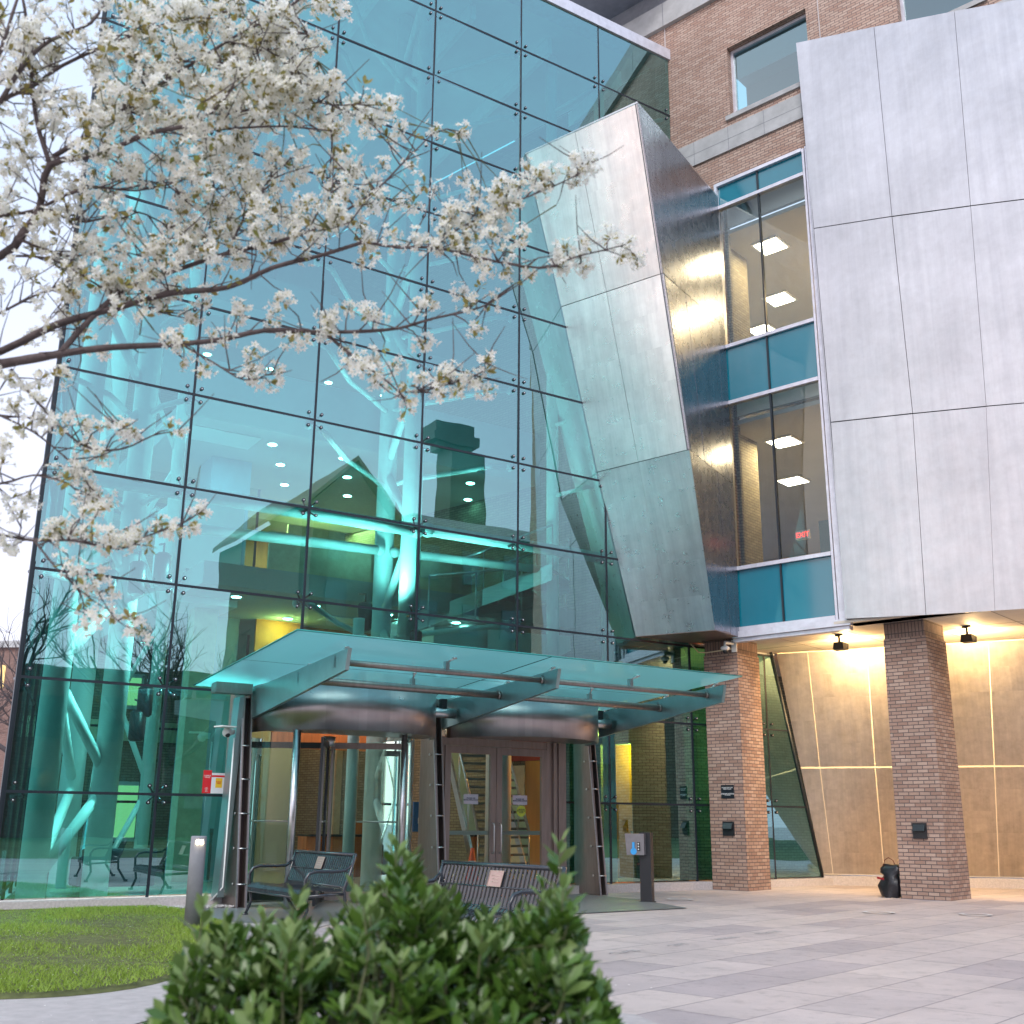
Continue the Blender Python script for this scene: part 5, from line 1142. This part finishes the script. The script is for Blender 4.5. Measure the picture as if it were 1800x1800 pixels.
for (u, dp, z_) in ((-.44, -.05, 1.14), (-.40, .1, 1.06), (-.235, 0, 1.16), (.0, 0, 1.27), (.03, .05, 1.24), (-.09, .02, 1.17), (.375, .0, 1.285), (.36, .05, 1.15), (.27, 0, 1.08), (-.33, .1, 1.10), (.12, .1, 1.15), (.2, -.1, 1.07)):
    z_ -= .035; x, y = bc+sx*u+sy*dp; shoot((x, y, z_-.2), (x+rng.normal(0, .01), y, z_), True)
for i in range(46):
    u = rng.uniform(-.5, .52); dp = rng.uniform(-.3, .3); z_ = hgt(u)+rng.uniform(.0, .05); x, y = bc+sx*u+sy*dp; shoot((x+rng.normal(0, .02), y, z_-.2), (x, y, z_), rng.random() < .6)
for i in range(60):
    u = rng.uniform(-.4, .4); dp = rng.uniform(-.3, .3); x, y = bc+sx*u+sy*dp; b0 = bc+sx*u*.2+sy*dp*.2
    stem.tube([(b0[0], b0[1], 0), (b0[0]*.5+x*.5, b0[1]*.5+y*.5, .4), (x, y, hgt(u)*.85)], .009, 5, caps=False, r2=.004)
V, F = leaves(np.array(LP), np.array(LD), np.array(LU), np.array(LS)); mi = np.repeat(np.array(LM), 6)
lo = npmesh('leaves', V, F, [m_bush, m_bush2], mi, bu, smooth=True)
uvl = lo.data.uv_layers.new(name='UVMap'); rr = np.repeat(rng.uniform(0, 50, len(LP)), 18); uvl.data.foreach_set('uv', np.stack([rr, rr*.37], 1).ravel())
part('stems', stem, m_twig, bu, uv=False)
# kerb behind the bush at lower right
mb = MB(); pts = [(-7.2, 3.9), (-5.5, 6.3), (-5.1, 6.75), (-4.3, 6.6), (-3.6, 6.0)]

# ============================================================ FLOWERING TREE
ft_ = thing('flowering_tree', 'flowering tree with white blossom reaching in from the left', 'tree', (-5.05, .35, 0))
wood = MB(); CL = []
def branch(pts, r0, r1, tw=1.0, sidelen=.22, dens=1.0, tipc=True):
    P = [at(px, py, dd_) for px, py, dd_ in pts]; Q = []
    for i in range(len(P)-1):
        a = P[max(0, i-1)]; b = P[i]; c = P[i+1]; d = P[min(len(P)-1, i+2)]
        for s_ in (0, .34, .67): Q.append(.5*((2*b)+(c-a)*s_+(2*a-5*b+4*c-d)*s_*s_+(3*b-3*c+d-a)*s_**3))
    Q.append(P[-1]); n_ = len(Q)
    rs = [(r0+(r1-r0)*i/(n_-1))*random.uniform(.93, 1.08) for i in range(n_)]; wood.tube(Q, rs, 7, caps=True)
    tot = 0
    for i in range(1, n_):
        seg = (Q[i]-Q[i-1]).length; tot += seg; dr = (Q[i]-Q[i-1]).normalized()
        m_ = seg/.07*tw*dens; m_ = int(m_)+(1 if random.random() < m_-int(m_) else 0)
        for _ in range(m_):
            q = Q[i-1].lerp(Q[i], random.random()); v = (dr*random.uniform(.2, .9)+Vector((random.gauss(0, .6), random.gauss(0, .6), random.gauss(.15, .6)))).normalized()
            L = sidelen*random.uniform(.35, 1.1); mid = q+v*L*.5+Vector((random.gauss(0, .012), random.gauss(0, .012), .01)); e = q+v*L+Vector((0, 0, L*.12))
            wood.tube([q, mid, e], .0035, 4, caps=False, r2=.0016); CL.append((e, v, 1.0))
            if L > .14 and random.random() < .6:
                v2 = (v+Vector((random.gauss(0, .6), random.gauss(0, .6), random.gauss(0, .6)))).normalized(); e2 = mid+v2*L*.5; wood.tube([mid, e2], .0022, 4, caps=False, r2=.0014); CL.append((e2, v2, .85))
    if tipc: CL.append((Q[-1], (Q[-1]-Q[-2]).normalized(), 1.1))
D = 4.2
B = [
 # (points, r0, r1, twig density, side length)
 ([(-420, 760, 4.6), (-150, 668, 4.4), (0, 640, 4.3), (70, 628, 4.2), (130, 618, 4.2), (200, 610, 4.1), (310, 605, 4.1), (390, 597, 4.0)], .020, .0095, .12, .15),
 ([(390, 597, 4.0), (470, 580, 4.0), (550, 583, 3.95), (620, 583, 3.9), (700, 577, 3.9), (760, 560, 3.9), (830, 545, 3.9), (862, 532, 3.9)], .0095, .003, .95, .12),
 ([(575, 588, 3.95), (620, 625, 3.9), (680, 670, 3.9), (712, 700, 3.9)], .006, .0025, 1.1, .12),
 ([(712, 690, 3.9), (760, 683, 3.9), (800, 672, 3.9), (838, 665, 3.9)], .003, .002, 2.2, .09),
 ([(310, 600, 4.1), (380, 640, 4.0), (430, 668, 4.0), (480, 655, 4.0)], .004, .002, 1.1, .11),
 ([(-150, 668, 4.4), (0, 618, 4.3), (100, 570, 4.2), (210, 540, 4.2), (300, 515, 4.1), (400, 505, 4.1), (480, 470, 4.0), (560, 450, 4.0), (640, 425, 3.9)], .015, .007, .75, .17),
 ([(640, 425, 3.9), (700, 435, 3.9), (760, 435, 3.8), (830, 450, 3.8), (900, 465, 3.8), (965, 470, 3.8), (1010, 452, 3.8), (1060, 440, 3.8), (1100, 430, 3.8)], .006, .0022, 1.5, .10),
 ([(760, 435, 3.8), (810, 400, 3.8), (870, 370, 3.8), (930, 345, 3.8), (990, 320, 3.8), (1035, 295, 3.8)], .004, .002, 2.4, .09),
 ([(100, 628, 4.2), (160, 560, 4.2), (230, 500, 4.2), (300, 478, 4.2), (400, 445, 4.1), (470, 430, 4.1), (545, 405, 4.0), (600, 375, 4.0), (660, 335, 4.0), (705, 290, 4.0), (760, 235, 4.0)], .011, .0025, .95, .15),
 ([(-200, 540, 4.4), (0, 450, 4.3), (40, 410, 4.2), (70, 365, 4.2), (88, 290, 4.1), (170, 272, 4.0), (260, 235, 3.9), (330, 220, 3.8), (380, 190, 3.8), (410, 150, 3.8)], .017, .005, .9, .17),
 ([(88, 290, 4.1), (62, 200, 4.1), (50, 60, 4.1), (35, -30, 4.1)], .009, .005, .8, .16),
 ([(0, 180, 4.0), (45, 110, 4.0), (90, 70, 4.0), (160, 40, 4.0), (190, -10, 4.0)], .009, .005, 1.0, .17),
 ([(-120, 300, 4.2), (0, 180, 4.1), (60, 150, 4.1), (110, 115, 4.1), (200, 75, 4.0), (300, 40, 4.0), (400, 20, 4.0)], .009, .004, 1.2, .18),
 ([(95, 275, 4.1), (200, 208, 4.0), (280, 150, 4.0), (350, 105, 3.9), (420, 60, 3.9), (500, 20, 3.9), (540, -20, 3.9)], .009, .003, 1.3, .18),
 ([(340, 230, 3.9), (420, 225, 3.9), (500, 222, 3.9), (582, 230, 3.9)], .005, .003, .9, .13),
 ([(582, 230, 3.9), (586, 290, 3.9), (580, 380, 3.9)], .003, .002, .9, .09),
 ([(400, 200, 3.9), (460, 190, 3.9), (540, 180, 3.9), (600, 185, 3.9), (640, 180, 3.9)], .004, .002, 2.6, .12),
 ([(-100, 420, 4.2), (0, 380, 4.2), (60, 370, 4.2), (150, 330, 4.1), (240, 335, 4.1), (320, 318, 4.1)], .008, .003, 1.0, .17),
 ([(70, 365, 4.2), (150, 390, 4.2), (230, 370, 4.2), (300, 400, 4.2), (360, 440, 4.1)], .005, .002, 1.2, .16),
 ([(0, 450, 4.3), (90, 455, 4.2), (170, 500, 4.2), (250, 540, 4.2), (330, 560, 4.2)], .005, .002, 1.1, .15),
 ([(400, 445, 4.1), (430, 380, 4.0), (470, 320, 4.0), (500, 290, 4.0)], .004, .002, 1.9, .15),
 ([(300, 320, 4.1), (350, 370, 4.1), (420, 350, 4.1)], .004, .002, 2.0, .14),
 ([(420, 60, 3.9), (480, 90, 3.9), (520, 140, 3.9), (545, 170, 3.9)], .004, .002, 3.0, .13),
 ([(350, 105, 3.9), (400, 110, 3.9), (440, 100, 3.9), (500, 60, 3.9)], .004, .002, 3.0, .14),
 ([(200, 75, 4.0), (240, 110, 4.0), (250, 160, 4.0), (230, 200, 4.0)], .004, .002, 2.0, .14),
 ([(600, 375, 4.0), (590, 330, 4.0), (610, 300, 4.0)], .003, .002, 1.6, .09),
 ([(20, 650, 4.3), (60, 700, 4.2), (140, 780, 4.2), (210, 790, 4.1), (270, 765, 4.1), (312, 758, 4.1)], .006, .002, .55, .12),
 ([(-60, 700, 4.2), (0, 730, 4.2), (60, 760, 4.2), (110, 800, 4.2), (140, 830, 4.2)], .005, .002, 1.5, .15),
 ([(-80, 840, 4.2), (0, 850, 4.2), (60, 835, 4.2), (120, 850, 4.2), (145, 880, 4.2)], .005, .002, 1.6, .14),
 ([(-100, 930, 4.2), (0, 940, 4.2), (60, 950, 4.2), (130, 950, 4.1), (210, 965, 4.1), (260, 942, 4.1), (320, 920, 4.1), (345, 905, 4.1)], .006, .0022, 1.9, .11),
 ([(60, 950, 4.2), (100, 1000, 4.1), (140, 1040, 4.1), (150, 1090, 4.1)], .004, .0018, .9, .09),
 ([(150, 1000, 4.1), (200, 1085, 4.1), (245, 1110, 4.1)], .002, .0015, .8, .06),
 ([(-150, 620, 4.3), (-20, 560, 4.3), (60, 520, 4.2), (130, 490, 4.2)], .006, .003, 1.0, .16),
 ([(30, 420, 4.2), (120, 450, 4.2), (200, 440, 4.2), (280, 460, 4.2)], .004, .002, 1.1, .16),
 ([(-60, 200, 4.0), (0, 90, 4.0), (30, 0, 4.0), (60, -60, 4.0)], .008, .004, 1.0, .17),
]
for pts, r0, r1, tw, sl_ in B: branch(pts, r0*1.1, r1, tw*1.3, sl_)
rndt = random.Random(9); src = [v for v in wood.v[::23]]
for _ in range(420):
    q = src[rndt.randrange(len(src))]; v = Vector((rndt.gauss(0, 1), rndt.gauss(0, 1), rndt.gauss(.3, .8))).normalized(); L = rndt.uniform(.08, .26); p1 = q+v*L*.5+Vector((rndt.gauss(0, .02), rndt.gauss(0, .02), .01)); wood.tube([q, p1, p1+v*L*.5+Vector((0, 0, .02))], .0032, 4, caps=False, r2=.0012)
part('branches', wood, m_bark, ft_, uv=False)
mb = MB(); e = at(-420, 760, 4.6); mb.tube([(-5.05, .35, 0), (-5.08, .4, 1.0), (-5.0, .5, 1.7), e], [.10, .08, .06, .024], 12); mb.tube([(-5.0, .5, 1.7), at(-200, 540, 4.4)], .045, 10, r2=.018); mb.tube([(-5.0, .5, 1.7), at(-150, 300, 4.3), at(-120, 300, 4.2)], .04, 10, r2=.012)
for q in ((-100, 420, 4.2), (-100, 930, 4.2), (-80, 840, 4.2), (-60, 700, 4.2), (-60, 200, 4.0)): mb.tube([at(-330, 640, 4.5), at(*q)], .014, 7, r2=.006)
part('trunk', mb, m_bark, ft_)
# blossom clusters
petT = np.array([(0, 0, 0), (.28, .45, .06), (.22, .9, .02), (0, 1.05, -.04), (-.22, .9, .02), (-.28, .45, .06)])
PV = []; PF = []; SV = []; SF = []; QP, QD, QU, QS = [], [], [], []; base = 0; sb_ = 0; pedm = MB()
extra = []
for (cx_, cy_, sx_, sy_, cnt) in ((440, 110, 60, 55, 46), (520, 130, 40, 40, 26), (290, 70, 80, 45, 34), (400, 290, 50, 40, 26), (470, 340, 45, 35, 18), (250, 170, 60, 50, 20), (610, 190, 35, 20, 14), (330, 430, 45, 35, 12), (390, 180, 50, 40, 20), (330, 15, 90, 18, 24), (560, 5, 25, 10, 7), (110, 240, 70, 80, 5), (60, 60, 60, 60, 4), (250, 540, 60, 30, 4), (530, 390, 60, 22, 14), (660, 370, 40, 30, 12), (850, 350, 45, 28, 16), (150, 130, 60, 60, 6), (200, 250, 60, 40, 14), (170, 400, 70, 60, 7), (420, 230, 60, 30, 16), (80, 470, 60, 60, 4)):
    for _ in range(int(cnt*1.0)):
        p = at(random.gauss(cx_, sx_), random.gauss(cy_, sy_), random.uniform(3.7, 4.4)); extra.append((p, Vector((random.gauss(0, 1), random.gauss(0, 1), random.gauss(0, 1))).normalized(), 1.0))
ptsn = np.array([tuple(v) for v in wood.v[::7]])
for (p, v, s_) in extra:          # each extra cluster hangs on its own twig from the nearest wood
    q = ptsn[np.argmin(((ptsn-np.array(p))**2).sum(1))]; q = Vector(q)
    if (q-p).length > .45: continue
    pedm.tube([q, q.lerp(p, .5)+Vector((random.gauss(0, .015), random.gauss(0, .015), random.gauss(0, .015))), p], .003, 4, caps=False, r2=.0015); CL.append((p, v, s_))
random.shuffle(CL)
for (p, v, s_) in CL:
    if p.z < 1.6: continue
    leafy = random.random() < .16
    nf = 0 if leafy and random.random() < .5 else random.randint(10, 17); c = np.array(p); vv = np.array(v)
    for k in range(nf):
        od = rng.normal(0, 1, 3)+vv*.6; od /= np.linalg.norm(od); fp_ = c+od*rng.uniform(.016, .052)*s_+np.array([0, 0, .004])
        if rng.random() < .5: pedm.tube([p, Vector(fp_)], .0009, 3, caps=False)
        fn = od+rng.normal(0, .45, 3)+np.array([0, 0, .15]); fn /= np.linalg.norm(fn); e1 = np.cross(fn, rng.normal(0, 1, 3)); e1 /= np.linalg.norm(e1); e2 = np.cross(fn, e1); sz = rng.uniform(.0135, .0185)
        for j in range(5):
            a = j*2*math.pi/5+rng.normal(0, .12); dd_ = e1*math.cos(a)+e2*math.sin(a); ss = np.cross(fn, dd_); cup_ = rng.uniform(.15, .5)
            q = fp_+sz*(petT[:, 0:1]*ss+petT[:, 1:2]*(dd_+fn*cup_)+petT[:, 2:3]*fn); PV.append(q); PF.append([(base, base+1, base+2, base+3), (base, base+3, base+4, base+5)]); base += 6
        q = fp_+np.array([fn*.004+e1*.0028, fn*.004-e1*.0014+e2*.0024, fn*.004-e1*.0014-e2*.0024, fn*.008]); SV.append(q); SF.append([(sb_, sb_+1, sb_+3), (sb_+1, sb_+2, sb_+3), (sb_+2, sb_, sb_+3)]); sb_ += 4
    for k in range(random.randint(5, 9) if leafy else random.randint(2, 5)):
        od = rng.normal(0, 1, 3)+vv; od /= np.linalg.norm(od); QP.append(c+od*.006); QD.append(od); QU.append(rng.normal(0, 1, 3)); QS.append(rng.uniform(.022, .042))
V, F = np.concatenate(PV), np.concatenate(PF); npmesh('blossom', V, F, m_petal, None, ft_)
npmesh('stamens', np.concatenate(SV), np.concatenate(SF), m_stamen, None, ft_)
V, F = leaves(np.array(QP), np.array(QD), np.array(QU), np.array(QS)); lo = npmesh('leaves', V, F, m_tleaf, None, ft_, smooth=True)
uvl = lo.data.uv_layers.new(name='UVMap'); rr = np.repeat(rng.uniform(0, 50, len(QP)), 18); uvl.data.foreach_set('uv', np.stack([rr, rr*.37], 1).ravel())
part('flower_stalks', pedm, m_twig, ft_, uv=False)
print('clusters', len(CL), 'petals', len(PF)*1)
